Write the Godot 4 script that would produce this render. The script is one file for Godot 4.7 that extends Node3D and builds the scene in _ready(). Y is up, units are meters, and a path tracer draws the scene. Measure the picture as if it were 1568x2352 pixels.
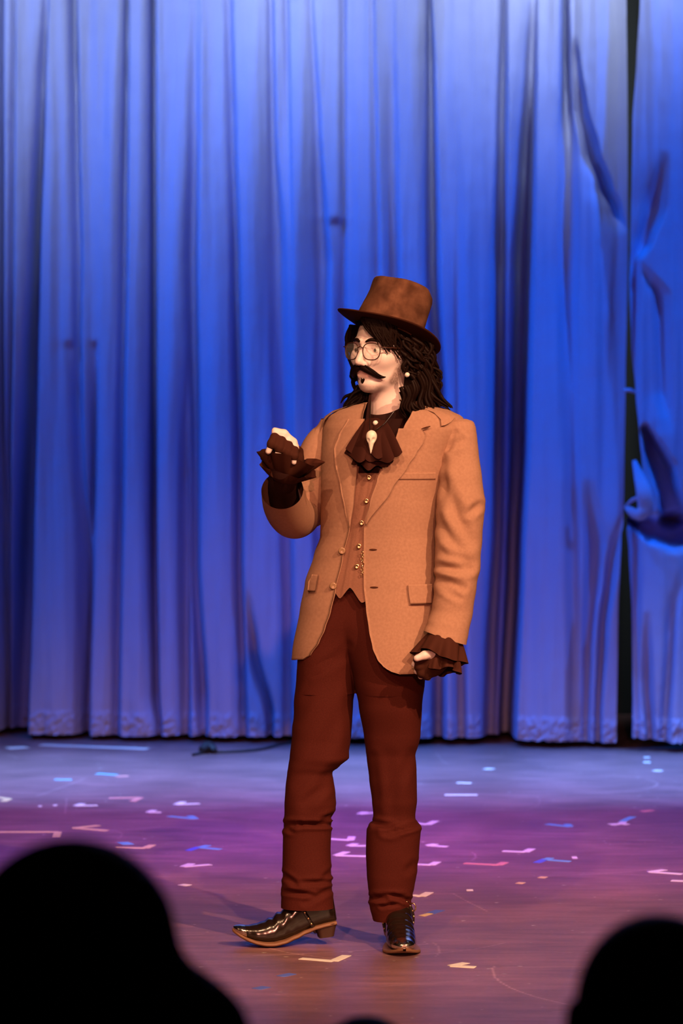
extends Node3D
# A performer in a top hat on a theatre stage, blue curtain behind, audience heads in front.
# World: performer stands near the origin, camera at z = 9 looking to -z, stage floor at y = 0.

const FOCAL := 7650.0     # pixels, for a 1568 x 2352 frame
const CAM_Y := 1.4
const CAM_Z := 9.0
const HORIZON := 980.0    # picture row of the camera's own height

var M := {}
var names := {}
var rng := RandomNumberGenerator.new()


func _ready() -> void:
	rng.seed = 7
	# ---- camera
	var cam := Camera3D.new()
	cam.name = "camera"
	var at := CameraAttributesPhysical.new()
	at.frustum_focal_length = 78.06
	at.exposure_aperture = 2.6
	at.frustum_focus_distance = 8.95
	cam.attributes = at
	add_child(cam)
	cam.position = Vector3(0, CAM_Y, CAM_Z)
	cam.projection = Camera3D.PROJECTION_FRUSTUM
	cam.near = 0.1
	cam.far = 60.0
	cam.size = 2.0 * 1176.0 / FOCAL * cam.near
	cam.frustum_offset = Vector2(0, -(1176.0 - HORIZON) / FOCAL * cam.near)
	cam.current = true
	# ---- environment: a dark theatre, no daylight
	var we := WorldEnvironment.new()
	we.name = "environment"
	var e := Environment.new()
	e.background_mode = Environment.BG_COLOR
	e.background_color = Color(0, 0, 0)
	e.tonemap_mode = Environment.TONE_MAPPER_LINEAR
	e.tonemap_exposure = 1.0
	e.sdfgi_enabled = true
	e.ssao_enabled = true
	e.ssil_enabled = true
	we.environment = e
	add_child(we)
	# ---- stage lighting
	materials()
	stage_lights()
	# ---- large structure
	structure()
	curtains()
	# ---- objects
	floor_marks()
	performer()
	audience()


func stage_lights() -> void:
	# warm front-of-house spots on the performer, stronger from house right
	lighting_pipe(Vector3(0, 6.85, 7.25), 13.9, "steel lighting pipe above the audience")
	lighting_pipe(Vector3(0, 5.95, -3.55), 13.9, "steel lighting pipe above the upstage floor")
	lighting_pipe(Vector3(0, 6.45, -0.65), 13.9, "steel lighting pipe above the middle of the stage")
	var warm := lin(1.0, 0.53, 0.29)
	for w in [[-4.2, 13.0, "nearest the left wall"], [-1.4, 29.0, "second from the left wall"], [1.8, 38.0, "second from the right wall"], [4.9, 94.0, "nearest the right wall"]]:
		spot(Vector3(w[0], 6.4, 7.0), Vector3(0.1, 0.7, -0.5), warm, w[1], 12.8, 0.8, 0.06, "warm front spotlight above the audience, " + w[2])
	spot(Vector3(0.3, 3.4, 12.4), Vector3(0.1, 0.0, -3.2), lin(1.0, 0.34, 0.22), 52.0, 6.6, 0.9, 0.06, "warm spotlight on the rear wall")
	# blue wash on the curtain, mostly from the house-left end of the pipe
	var blue := lin(0.0, 0.19, 1.0)
	for w in [[-4.6, "nearest the left wall"], [-2.9, "second from the left wall"], [-1.3, "beside the middle down lights"]]:
		spot(Vector3(w[0], 5.5, -3.8), Vector3(w[0] * 0.25 + 0.8, 0.9, -5.7), blue, 12.8, 26.0, 1.0, 0.06, "deep blue wash light on the upstage pipe, " + w[1])
	spot(Vector3(2.7, 5.5, -3.8), Vector3(1.2, 1.0, -5.7), blue, 22.0, 26.0, 1.0, 0.06, "single deep blue wash light at the far end of the pipe")
	# lavender down lights on the upstage floor
	for x: float in [-1.75, -0.6, 0.55, 1.7]:
		spot(Vector3(x, 5.5, -3.8), Vector3(x, 0.0, -4.35), lin(0.18, 0.40, 1.0), 64.0, 14.5, 0.9, 0.06, "lavender down light above the upstage floor")
	# added pale fill lamps that wash out the blue at the curtain top
	for w in [[-2.35, 8.0], [-0.95, 9.0], [0.2, 10.0], [1.15, 14.0], [2.15, 18.0]]:
		spot(Vector3(w[0], 5.5, -3.8), Vector3(w[0] + 0.1, 3.74, -5.65), lin(0.78, 0.92, 0.95), w[1] * 1.25, 21.5, 1.0, 0.06, "added pale fill light on the upstage pipe, aimed at the curtain top")
	# added rose fill lamp that reddens the floor behind the performer
	spot(Vector3(0.3, 6.0, -0.9), Vector3(0.3, 0.0, -1.5), lin(1.0, 0.22, 0.22), 13.0, 13.0, 1.0, 0.08, "added rose fill light above the middle of the stage")
	# added violet fill lamps, tinting a band of floor across the middle
	for x: float in [-1.0, 1.0]:
		spot(Vector3(x, 6.0, -0.9), Vector3(x * 0.9, 0.0, -2.6), lin(0.22, 0.03, 1.0), 42.0, 18.0, 1.0, 0.08, "added violet fill light above the middle of the stage, " + ("left" if x < 0.0 else "right") + " of the rose one")


# ---------------------------------------------------------------- tools
func lin(r: float, g: float, b: float) -> Color:
	return Color(r, g, b).linear_to_srgb()


func P(px: float, py: float, z: float) -> Vector3:
	var d := CAM_Z - z
	return Vector3((px - 784.0) / FOCAL * d, CAM_Y + (HORIZON - py) / FOCAL * d, z)


func G(px: float, py: float, y := 0.0) -> Vector3:
	# where a picture point lies on the stage floor
	var d := FOCAL * (CAM_Y - y) / (py - HORIZON)
	return Vector3((px - 784.0) / FOCAL * d, y, CAM_Z - d)


func mat(called: String, c: Color, rough := 0.8, metal := 0.0) -> StandardMaterial3D:
	var m := StandardMaterial3D.new()
	m.resource_name = called
	m.albedo_color = c
	m.roughness = rough
	m.metallic = metal
	M[called] = m
	return m


func noise_tex(freq: float, lo: Color, hi: Color, sd: int, oct := 4, size := 512) -> NoiseTexture2D:
	var t := NoiseTexture2D.new()
	t.width = size
	t.height = size
	t.seamless = true
	var n := FastNoiseLite.new()
	n.seed = sd
	n.noise_type = FastNoiseLite.TYPE_SIMPLEX_SMOOTH
	n.frequency = freq
	n.fractal_octaves = oct
	t.noise = n
	var g := Gradient.new()
	g.set_color(0, lo)
	g.set_color(1, hi)
	t.color_ramp = g
	return t


func numbered(called: String) -> String:
	if not names.has(called):
		names[called] = 0
		return called
	names[called] += 1
	return "%s_%03d" % [called, names[called]]


func tag(o: Node, label: String, category: String, group := "", kind := "") -> void:
	if label:
		o.set_meta("label", label)
	if category:
		o.set_meta("category", category)
	if group:
		o.set_meta("group", group)
	if kind:
		o.set_meta("kind", kind)


func thing(called: String, where: Vector3, label: String, category: String, group := "") -> Node3D:
	var o := Node3D.new()
	o.name = numbered(called)
	add_child(o)
	o.position = where
	tag(o, label, category, group)
	return o


func part(called: String, m: Mesh, mt: Material, parent: Node, label := "") -> MeshInstance3D:
	# a mesh given in world axes, hung under its parent (whose top node may be moved)
	var o := MeshInstance3D.new()
	o.name = called if parent != self else numbered(called)
	o.mesh = m
	o.material_override = mt
	parent.add_child(o, true)
	if parent is Node3D and parent != self and parent.get_parent() == self and not parent is MeshInstance3D:
		o.position = -parent.position
	if label:
		o.set_meta("label", label)
	return o


# ---- raw mesh buffers: {v, i, c, uv}
func buf() -> Dictionary:
	return {"v": PackedVector3Array(), "i": PackedInt32Array(), "c": PackedColorArray(), "uv": PackedVector2Array()}


func join(a: Dictionary, b: Dictionary) -> void:
	var base: int = a.v.size()
	var bi: PackedInt32Array = b.i
	for k in bi.size():
		bi[k] += base
	a.v.append_array(b.v)
	a.i.append_array(bi)
	a.c.append_array(b.c)
	a.uv.append_array(b.uv)


func normals_of(v: PackedVector3Array, idx: PackedInt32Array) -> PackedVector3Array:
	var n := PackedVector3Array()
	n.resize(v.size())
	for t in range(0, idx.size(), 3):
		var a := idx[t]
		var b := idx[t + 1]
		var c := idx[t + 2]
		var f := (v[c] - v[a]).cross(v[b] - v[a])
		n[a] += f
		n[b] += f
		n[c] += f
	for k in n.size():
		n[k] = n[k].normalized()
	return n


func done(b: Dictionary) -> ArrayMesh:
	var arr := []
	arr.resize(Mesh.ARRAY_MAX)
	arr[Mesh.ARRAY_VERTEX] = b.v
	arr[Mesh.ARRAY_NORMAL] = b.n if b.has("n") else normals_of(b.v, b.i)
	arr[Mesh.ARRAY_INDEX] = b.i
	if b.c.size() == b.v.size():
		arr[Mesh.ARRAY_COLOR] = b.c
	if b.uv.size() == b.v.size():
		arr[Mesh.ARRAY_TEX_UV] = b.uv
	var m := ArrayMesh.new()
	m.add_surface_from_arrays(Mesh.PRIMITIVE_TRIANGLES, arr)
	return m


func grid_idx(b: Dictionary, base: int, rows: int, cols: int, wrap: bool, flip := false) -> void:
	var last := cols if wrap else cols - 1
	for r in rows - 1:
		for c in last:
			var c2 := (c + 1) % cols
			var p := base + r * cols + c
			var q := base + r * cols + c2
			var s := base + (r + 1) * cols + c
			var t := base + (r + 1) * cols + c2
			if flip:
				b.i.append_array(PackedInt32Array([p, s, q, q, s, t]))
			else:
				b.i.append_array(PackedInt32Array([p, q, s, q, t, s]))


func fan_cap(b: Dictionary, base: int, cols: int, flip: bool) -> void:
	var c := Vector3.ZERO
	for k in cols:
		c += b.v[base + k]
	c /= cols
	var first: int = b.v.size()
	for k in cols:
		b.v.append(b.v[base + k])
	b.v.append(c)
	for k in cols:
		var k2 := (k + 1) % cols
		if flip:
			b.i.append_array(PackedInt32Array([first + cols, first + k2, first + k]))
		else:
			b.i.append_array(PackedInt32Array([first + cols, first + k, first + k2]))


func cr(a, b, c, d, t: float):
	# Catmull-Rom between b and c
	return 0.5 * (2.0 * b + (c - a) * t + (2.0 * a - 5.0 * b + 4.0 * c - d) * t * t + (3.0 * b - 3.0 * c + d - a) * t * t * t)


func along(list: Array, t: float):
	# value at t (0..1) of a list of numbers or vectors, smoothly
	var f := t * (list.size() - 1)
	var k := clampi(int(f), 0, list.size() - 2)
	var n := list.size() - 1
	return cr(list[maxi(k - 1, 0)], list[k], list[k + 1], list[mini(k + 2, n)], f - k)


func key(table: Array, x: float, col := 1) -> float:
	# linear look-up in [[x, a, b ...], ...] sorted by x
	if x <= table[0][0]:
		return table[0][col]
	for k in range(1, table.size()):
		if x <= table[k][0]:
			var p = table[k - 1]
			var q = table[k]
			var t: float = (x - p[0]) / maxf(q[0] - p[0], 1e-6)
			t = t * t * (3.0 - 2.0 * t) * 0.5 + t * 0.5
			return lerpf(p[col], q[col], t)
	return table[-1][col]


func sweep(pts: Array, radii: Array, rows: int, seg: int, caps := true, squash := 1.0, up := Vector3.ZERO) -> Dictionary:
	# a tube along pts; radii are numbers; squash flattens it along the carried normal
	var b := buf()
	var side := Vector3.ZERO
	for r in rows:
		var t := float(r) / (rows - 1)
		var p: Vector3 = along(pts, t)
		var q: Vector3 = along(pts, minf(t + 0.01, 1.0)) - along(pts, maxf(t - 0.01, 0.0))
		q = q.normalized()
		if r == 0:
			side = up if up != Vector3.ZERO else (Vector3.UP if absf(q.y) < 0.8 else Vector3.BACK)
		side = (side - q * side.dot(q)).normalized()
		var other := q.cross(side)
		var rad: float = along(radii, t)
		for s in seg:
			var a := TAU * s / seg
			b.v.append(p + side * cos(a) * rad * squash + other * sin(a) * rad)
	grid_idx(b, 0, rows, seg, true)
	if caps:
		fan_cap(b, 0, seg, false)
		fan_cap(b, (rows - 1) * seg, seg, true)
	return b


func ball(c: Vector3, r: Vector3, rows := 12, seg := 18) -> Dictionary:
	var b := buf()
	for k in rows + 1:
		var a := PI * k / rows
		for s in seg:
			var o := TAU * s / seg
			b.v.append(c + Vector3(sin(a) * cos(o) * r.x, cos(a) * r.y, sin(a) * sin(o) * r.z))
	grid_idx(b, 0, rows + 1, seg, true)
	return b


func lathe(profile: Array, xf: Transform3D, seg := 40) -> Dictionary:
	# profile of [radius, height], turned about the y axis of xf
	var b := buf()
	for p in profile:
		for s in seg:
			var a := TAU * s / seg
			b.v.append(xf * Vector3(cos(a) * p[0], p[1], sin(a) * p[0]))
	grid_idx(b, 0, profile.size(), seg, true, true)
	return b


func box(lo: Vector3, hi: Vector3, xf := Transform3D(), bev := 0.0) -> Dictionary:
	var b := buf()
	var c := (lo + hi) / 2.0
	var h := (hi - lo) / 2.0
	for ax in 3:
		for sg in [-1.0, 1.0]:
			var n := Vector3.ZERO
			n[ax] = sg
			var u := Vector3.ZERO
			u[(ax + 1) % 3] = 1.0
			var w := n.cross(u)
			var base: int = b.v.size()
			for k in 4:
				var su: float = [-1.0, 1.0, 1.0, -1.0][k]
				var sw: float = [-1.0, -1.0, 1.0, 1.0][k]
				b.v.append(xf * (c + n * h[ax] + u * su * (h - Vector3.ONE * bev).abs()[(ax + 1) % 3] + w * sw * (h - Vector3.ONE * bev).abs()[(ax + 2) % 3]))
			b.i.append_array(PackedInt32Array([base, base + 2, base + 1, base, base + 3, base + 2]))
	return b


func creased(b: Dictionary, creases: Array, back := -0.1) -> void:
	# presses folds [x0, y0, x1, y1, half width, depth] (picture pixels on the thing, depth in metres) into a cloth surface
	var n := normals_of(b.v, b.i)
	for k in b.v.size():
		if n[k].z < back:
			continue
		var p: Vector3 = b.v[k]
		var s := FOCAL / (CAM_Z - p.z)
		var q := Vector2(p.x * s + 784.0, HORIZON - (p.y - CAM_Y) * s)
		var move := 0.0
		for c in creases:
			if absf(q.y - (c[1] + c[3]) * 0.5) > absf(c[1] - c[3]) * 0.5 + c[4] * 4.0:
				continue
			var a := Vector2(c[0], c[1])
			var e := Vector2(c[2], c[3])
			var ab := e - a
			var t := clampf((q - a).dot(ab) / ab.length_squared(), 0.0, 1.0)
			var d: float = (q - a - ab * t).length() / c[4]
			if d < 4.0:
				var taper: float = 0.55 + 0.45 * sin(PI * t)
				move += c[5] * taper * (-exp(-d * d) + 0.45 * exp(-(d - 1.9) * (d - 1.9) * 1.4))
		b.v[k] = p + n[k] * move


# ---- smooth unions of rounded bones, meshed as surface nets
func field(lo: Vector3, hi: Vector3, cell: float) -> Dictionary:
	var n := ((hi - lo) / cell).ceil()
	var f := {"lo": lo, "cell": cell, "nx": int(n.x) + 1, "ny": int(n.y) + 1, "nz": int(n.z) + 1, "d": PackedFloat32Array()}
	f.d.resize(f.nx * f.ny * f.nz)
	f.d.fill(1.0)
	return f


func bone(f: Dictionary, a: Vector3, b: Vector3, ra: float, rb: float, k := 0.01, squash := Vector3.ONE, cut := false) -> void:
	# a tapered capsule from a to b; squash scales the distance per axis (an ellipsoid when a == b)
	var lo: Vector3 = f.lo
	var cell: float = f.cell
	var big := maxf(ra, rb)
	var reach := Vector3(big / squash.x, big / squash.y, big / squash.z) + Vector3.ONE * (k + 2.5 * cell)
	var p0 := ((a.min(b) - reach - lo) / cell).floor().max(Vector3.ZERO)
	var p1 := ((a.max(b) + reach - lo) / cell).ceil()
	var x0 := int(p0.x)
	var y0 := int(p0.y)
	var z0 := int(p0.z)
	var x1: int = mini(int(p1.x), f.nx - 1)
	var y1: int = mini(int(p1.y), f.ny - 1)
	var z1: int = mini(int(p1.z), f.nz - 1)
	var ab := b - a
	var l2 := maxf(ab.length_squared(), 1e-12)
	var nx: int = f.nx
	var nxy: int = f.nx * f.ny
	var d: PackedFloat32Array = f.d
	f.d = PackedFloat32Array()
	var soft := 1.0 / maxf(squash.x, maxf(squash.y, squash.z))
	var plain := squash == Vector3.ONE
	for z in range(z0, z1 + 1):
		for y in range(y0, y1 + 1):
			var row := z * nxy + y * nx
			for x in range(x0, x1 + 1):
				var q := lo + Vector3(x, y, z) * cell - a
				var t := clampf(q.dot(ab) / l2, 0.0, 1.0)
				var w := q - ab * t
				var dist: float
				if plain:
					dist = w.length() - lerpf(ra, rb, t)
				else:
					var ws := w * squash
					var r := lerpf(ra, rb, t)
					var k0 := ws.length() / r
					var k1 := (ws * squash).length() / (r * r)
					dist = (k0 - 1.0) * r * soft if k1 < 1e-6 else k0 * (k0 - 1.0) / k1
				var old := d[row + x]
				if cut:
					dist = -dist
					var h := maxf(k - absf(old - dist), 0.0) / k
					d[row + x] = maxf(old, dist) + h * h * k * 0.25
				else:
					var h := maxf(k - absf(old - dist), 0.0) / k
					d[row + x] = minf(old, dist) - h * h * k * 0.25
	f.d = d


func net(f: Dictionary, xf := Transform3D()) -> Dictionary:
	var b := buf()
	var nx: int = f.nx
	var ny: int = f.ny
	var nz: int = f.nz
	var nxy := nx * ny
	var d: PackedFloat32Array = f.d
	var at := PackedInt32Array()
	at.resize(d.size())
	at.fill(-1)
	var lo: Vector3 = f.lo
	var cell: float = f.cell
	var off := [0, 1, nx, nx + 1, nxy, nxy + 1, nxy + nx, nxy + nx + 1]
	var edges := [[0, 1], [2, 3], [4, 5], [6, 7], [0, 2], [1, 3], [4, 6], [5, 7], [0, 4], [1, 5], [2, 6], [3, 7]]
	for z in nz - 1:
		for y in ny - 1:
			var row := z * nxy + y * nx
			for x in nx - 1:
				var p := row + x
				var s := d[p] < 0.0
				if s == (d[p + 1] < 0.0) and s == (d[p + nx] < 0.0) and s == (d[p + nx + 1] < 0.0) and s == (d[p + nxy] < 0.0) and s == (d[p + nxy + 1] < 0.0) and s == (d[p + nxy + nx] < 0.0) and s == (d[p + nxy + nx + 1] < 0.0):
					continue
				var sum := Vector3.ZERO
				var n := 0
				for e in edges:
					var va: float = d[p + off[e[0]]]
					var vb: float = d[p + off[e[1]]]
					if (va < 0.0) != (vb < 0.0):
						var t: float = va / (va - vb)
						var ca: Vector3 = Vector3(e[0] & 1, (e[0] >> 1) & 1, e[0] >> 2)
						var cb: Vector3 = Vector3(e[1] & 1, (e[1] >> 1) & 1, e[1] >> 2)
						sum += ca.lerp(cb, t)
						n += 1
				at[p] = b.v.size()
				b.v.append(xf * (lo + (Vector3(x, y, z) + sum / n) * cell))
	for z in range(1, nz - 1):
		for y in range(1, ny - 1):
			var row := z * nxy + y * nx
			for x in range(1, nx - 1):
				var p := row + x
				if at[p] < 0 and at[p - 1] < 0 and at[p - nx] < 0 and at[p - nxy] < 0:
					continue
				var s := d[p] < 0.0
				if s != (d[p + 1] < 0.0):
					quad(b, at[p], at[p - nx], at[p - nx - nxy], at[p - nxy], not s)
				if s != (d[p + nx] < 0.0):
					quad(b, at[p], at[p - nxy], at[p - nxy - 1], at[p - 1], not s)
				if s != (d[p + nxy] < 0.0):
					quad(b, at[p], at[p - 1], at[p - 1 - nx], at[p - nx], not s)
	return b


func quad(b: Dictionary, p: int, q: int, r: int, s: int, flip: bool) -> void:
	if p < 0 or q < 0 or r < 0 or s < 0:
		return
	if flip:
		b.i.append_array(PackedInt32Array([p, q, r, p, r, s]))
	else:
		b.i.append_array(PackedInt32Array([p, r, q, p, s, r]))


# ---------------------------------------------------------------- materials
func materials() -> void:
	var m := mat("curtain cloth", lin(0.34, 0.36, 0.62), 0.9)
	m.vertex_color_use_as_albedo = true
	m.metallic_specular = 0.2
	mat("black paint", lin(0.02, 0.02, 0.022), 0.9)
	mat("dark carpet", lin(0.02, 0.012, 0.012), 1.0)
	mat("black steel", lin(0.02, 0.02, 0.02), 0.5, 0.3)
	mat("pipe steel", lin(0.25, 0.25, 0.25), 0.45, 0.8)
	mat("rubber", lin(0.012, 0.012, 0.014), 0.6)


# ---------------------------------------------------------------- lights
func lighting_pipe(at: Vector3, long: float, label: String) -> void:
	var o := thing("lighting_pipe", at, label, "pipe")
	part("tube", done(sweep([at - Vector3(long / 2, 0, 0), at, at + Vector3(long / 2, 0, 0)], [0.025, 0.025, 0.025], 3, 12)), M["pipe steel"], o)


func spot(at: Vector3, aim: Vector3, color: Color, energy: float, angle: float, soft: float, size: float, label: String) -> void:
	# a can with yoke, lens and the light just in front of the lens
	var o := thing("stage_light", at, label, "stage light", "stage lights hung on the pipes")
	var dir := (aim - at).normalized()
	var y := -dir
	var x := y.cross(Vector3.RIGHT if absf(y.x) < 0.9 else Vector3.UP).normalized()
	var xf := Transform3D(Basis(x, y, x.cross(y)), at)
	part("can", done(lathe([[0.0, 0.34], [0.06, 0.34], [0.085, 0.31], [0.095, 0.27], [0.095, 0.02], [0.105, 0.02], [0.105, 0.0], [0.098, 0.0], [0.09, 0.03]], xf, 24)), M["black steel"], o)
	var up := Vector3.UP * 0.30
	var c := xf * Vector3(0, 0.16, 0)
	var right := dir.cross(Vector3.UP).normalized()
	part("yoke", done(sweep([c - right * 0.115, c - right * 0.12 + up * 0.5, c - right * 0.08 + up * 0.8, c + up * 0.86, c + right * 0.08 + up * 0.8, c + right * 0.12 + up * 0.5, c + right * 0.115], [0.012, 0.012, 0.012, 0.012, 0.012, 0.012, 0.012], 20, 8)), M["black steel"], o)
	part("clamp", done(sweep([c + up * 0.84, c + up * 1.0, c + up * 1.25], [0.018, 0.02, 0.02], 6, 8)), M["black steel"], o)
	var lm := StandardMaterial3D.new()
	lm.resource_name = "lens glow"
	lm.albedo_color = Color(0.8, 0.8, 0.8)
	lm.emission_enabled = true
	lm.emission = color
	lm.emission_energy_multiplier = 3.0
	part("lamp_lens", done(lathe([[0.0, 0.012], [0.05, 0.016], [0.09, 0.03]], xf, 24)), lm, o, "glowing lens")
	var l := SpotLight3D.new()
	l.name = "beam"
	l.light_color = color
	l.light_energy = energy
	l.spot_angle = angle
	l.spot_angle_attenuation = soft
	l.spot_range = 40.0
	l.spot_attenuation = 2.0
	l.light_size = size
	l.shadow_enabled = true
	o.add_child(l)
	l.position = dir * 0.03
	l.look_at_from_position(at + dir * 0.03, aim, Vector3.UP if absf(dir.y) < 0.99 else Vector3.RIGHT)


# ---------------------------------------------------------------- room
func slab(called: String, lo: Vector3, hi: Vector3, m: Material, label := "") -> MeshInstance3D:
	var o := part(called, done(box(lo, hi)), m, self, label)
	o.set_meta("kind", "structure")
	return o


func structure() -> void:
	# stage floor: black hardboard with scuffs, thick slab
	var fm := mat("stage floor paint", Color.WHITE, 0.42)
	var w := 1024
	var h := 1400
	var img := Image.create(w, h, false, Image.FORMAT_RGB8)
	var n1 := FastNoiseLite.new()
	n1.seed = 3
	n1.frequency = 0.012
	n1.fractal_octaves = 5
	var n2 := FastNoiseLite.new()
	n2.seed = 4
	n2.frequency = 0.35
	var n3 := FastNoiseLite.new()
	n3.seed = 9
	n3.frequency = 0.05
	n3.fractal_octaves = 3
	for y in h:
		for x in w:
			var a := n1.get_noise_2d(x, y)
			var s := n3.get_noise_2d(x * 0.35, y * 2.0)
			var g := n2.get_noise_2d(x, y)
			var v := 0.52 + 0.08 * a + 0.08 * s + 0.04 * g
			if g > 0.62 and a > -0.1:
				v += 0.10
			img.set_pixel(x, y, Color(v, v * 0.72, v * 0.74))
	# long scuffs and curved scratches left by shoes and scenery
	var r := RandomNumberGenerator.new()
	r.seed = 21
	for k in 320:
		var p := Vector2(r.randf() * w, r.randf() * h)
		var a := r.randf_range(-0.35, 0.35) + (PI / 2 if r.randf() < 0.15 else 0.0)
		var bend := r.randf_range(-0.02, 0.02)
		var lum := r.randf_range(0.04, 0.17)
		for s in int(r.randf_range(15, 120)):
			a += bend
			p += Vector2(cos(a), sin(a))
			if p.x >= 1 and p.y >= 1 and p.x < w - 1 and p.y < h - 1:
				var c := img.get_pixelv(Vector2i(p))
				img.set_pixelv(Vector2i(p), Color(c.r + lum, c.g + lum, c.b + lum))
	# flecks of chipped paint and paper
	for k in 900:
		var p := Vector2i(r.randi_range(2, w - 4), r.randi_range(2, h - 4))
		var c := Color.WHITE * r.randf_range(0.62, 0.95)
		for d in (r.randi_range(1, 3) if r.randf() < 0.4 else 1):
			img.set_pixelv(p + Vector2i(d % 2, d / 2), Color(c.r, c.g * 0.95, c.b * 0.9))
	fm.albedo_texture = ImageTexture.create_from_image(img)
	var b := box(Vector3(-7, -0.25, -7.2), Vector3(7, 0, 2.0))
	for p in b.v:
		b.uv.append(Vector2((p.x + 3.0) / 6.0, (p.z + 6.4) / 8.4))
	var fl := part("floor", done(b), fm, self)
	tag(fl, "scuffed dark stage floor running back to the curtain", "", "", "structure")
	slab("wall_stage_front", Vector3(-7, -0.95, 1.9), Vector3(7, -0.25, 2.0), M["black paint"])
	slab("wall_back", Vector3(-7.2, -0.25, -7.4), Vector3(7.2, 8, -7.2), M["black paint"], "black painted wall behind the curtain")
	slab("wall_left", Vector3(-7.2, -1.2, -7.2), Vector3(-7, 8, 13), M["black paint"])
	slab("wall_right", Vector3(7, -1.2, -7.2), Vector3(7.2, 8, 13), M["black paint"])
	slab("wall_rear", Vector3(-7.2, -1.2, 13), Vector3(7.2, 8, 13.2), M["black paint"])
	slab("ceiling", Vector3(-7.2, 8, -7.4), Vector3(7.2, 8.2, 13.2), M["black paint"])
	slab("floor_auditorium", Vector3(-7, -1.2, 2.0), Vector3(7, -0.95, 3.9), M["dark carpet"])
	slab("floor_tier", Vector3(-7, -1.2, 3.9), Vector3(7, -0.65, 4.95), M["dark carpet"])
	slab("floor_upper_tier", Vector3(-7, -1.2, 4.95), Vector3(7, -0.32, 13), M["dark carpet"])


# ---------------------------------------------------------------- curtains
func curtain_line(u: float) -> float:
	return 14.9 - 0.00031 * u


func curtain(called: String, label: String, u_left: Array, u_right: Array, bottom: Array, folds: Array, gouges: Array, step_u: float, sd: int, lift := 0.0) -> Node3D:
	var v0 := -1150.0
	var v1 := 1700.0
	var rows := 330
	var span: float = u_right[0][1] - u_left[0][1]
	var cols := int(absf(span) / step_u) + 2
	var b := buf()
	var n1 := FastNoiseLite.new()
	n1.seed = sd
	n1.frequency = 0.01
	n1.fractal_octaves = 2
	var n2 := FastNoiseLite.new()
	n2.seed = sd + 1
	n2.frequency = 0.03
	n2.fractal_octaves = 3
	var n3 := FastNoiseLite.new()
	n3.seed = sd + 2
	n3.frequency = 0.05
	n3.fractal_octaves = 3
	b.v.resize(rows * cols)
	b.c.resize(rows * cols)
	var zs := PackedFloat32Array()
	zs.resize(cols)
	for r in rows:
		var t := float(r) / (rows - 1)
		# rows lie closer together inside the picture
		var v := lerpf(v0, -20.0, t / 0.12) if t < 0.12 else lerpf(-20.0, v1, (t - 0.12) / 0.88)
		var ul := key(u_left, v)
		var ur := key(u_right, v)
		var du := (ur - ul) / (cols - 1)
		for c in cols:
			var u := ul + du * c
			zs[c] = 0.03 * n1.get_noise_2d(u * 1.1, v * 0.06) + 0.006 * n2.get_noise_2d(u * 0.9, v * 0.05) + 0.0014 * n3.get_noise_2d(u * 0.5, v * 0.3)
		for f in folds:
			var d := key(f.k, v, 3)
			if absf(d) < 0.0008:
				continue
			d *= 1.65
			var x := key(f.k, v, 1)
			var w := key(f.k, v, 2)
			var c0 := clampi(int((x - 6.0 * w - ul) / du), 0, cols - 1)
			var c1 := clampi(int((x + 2.6 * w - ul) / du) + 1, 0, cols - 1)
			for c in range(c0, c1 + 1):
				var s := (ul + du * c - x) / w
				if s > 0.0:
					zs[c] -= d * exp(-pow(s * 1.2, 6.0 if f.sharp else 3.0))
				else:
					zs[c] -= d * (0.6 * exp(-pow(-s, 2.4)) + 0.4 * exp(-s * s / 7.0))
		for c in cols:
			var u := ul + du * c
			var z := zs[c] + lift
			for g in gouges:
				if absf(v - g.mid) > g.reach:
					continue
				var sink := 0.0
				for k in range(1, g.p.size()):
					var a := Vector2(g.p[k - 1][0], g.p[k - 1][1])
					var e := Vector2(g.p[k][0], g.p[k][1])
					var ab := e - a
					var tt := clampf((Vector2(u, v) - a).dot(ab) / ab.length_squared(), 0.0, 1.0)
					var w: float = lerpf(g.p[k - 1][2], g.p[k][2], tt)
					var s: float = (Vector2(u, v) - a - ab * tt).length() / w
					if s < 2.0:
						sink = maxf(sink, g.depth * exp(-pow(s, g.hard)))
				z -= sink
			var low := key(bottom, u)
			low += 3.0 * n2.get_noise_2d(u * 2.0, 50.0) + 2.0 * n3.get_noise_2d(u * 3.0, 9.0)
			var vv := v
			if v > 1560.0:
				vv = lerpf(1560.0, low, (v - 1560.0) / (v1 - 1560.0))
			# sewn hem: a slightly thicker, crumpled band
			var hem := low - 52.0
			if vv > hem:
				var q := smoothstep(hem, hem + 4.0, vv)
				z += q * (0.006 + 0.011 * n3.get_noise_2d(u * 0.9, vv * 1.7) + 0.006 * n2.get_noise_2d(u * 2.5, vv * 3.0))
			var d0 := curtain_line(u)
			b.v[r * cols + c] = Vector3((u - 784.0) / FOCAL * d0, CAM_Y + (HORIZON - vv) / FOCAL * d0, CAM_Z - d0 + z)
			# hem colour turns paler in noise blotches
			var blotch := 0.0
			if vv > hem:
				blotch = clampf(0.5 + 1.8 * n3.get_noise_2d(u * 1.1, vv * 1.4), 0.0, 1.0)
			var col := Color(1, 1, 1).lerp(Color(1.9, 1.8, 1.42), blotch)
			b.c[r * cols + c] = col
	grid_idx(b, 0, rows, cols, false)
	var o := thing(called, Vector3((key(u_left, 0.0) + key(u_right, 0.0)) / 2.0 / FOCAL * 14.6 - 784.0 / FOCAL * 14.6, 0.03, -5.6), label, "curtain")
	part("cloth", done(b), M["curtain cloth"], o)
	return o


func fold(k: Array, sharp := 0) -> Dictionary:
	return {"k": k, "sharp": sharp}


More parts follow.
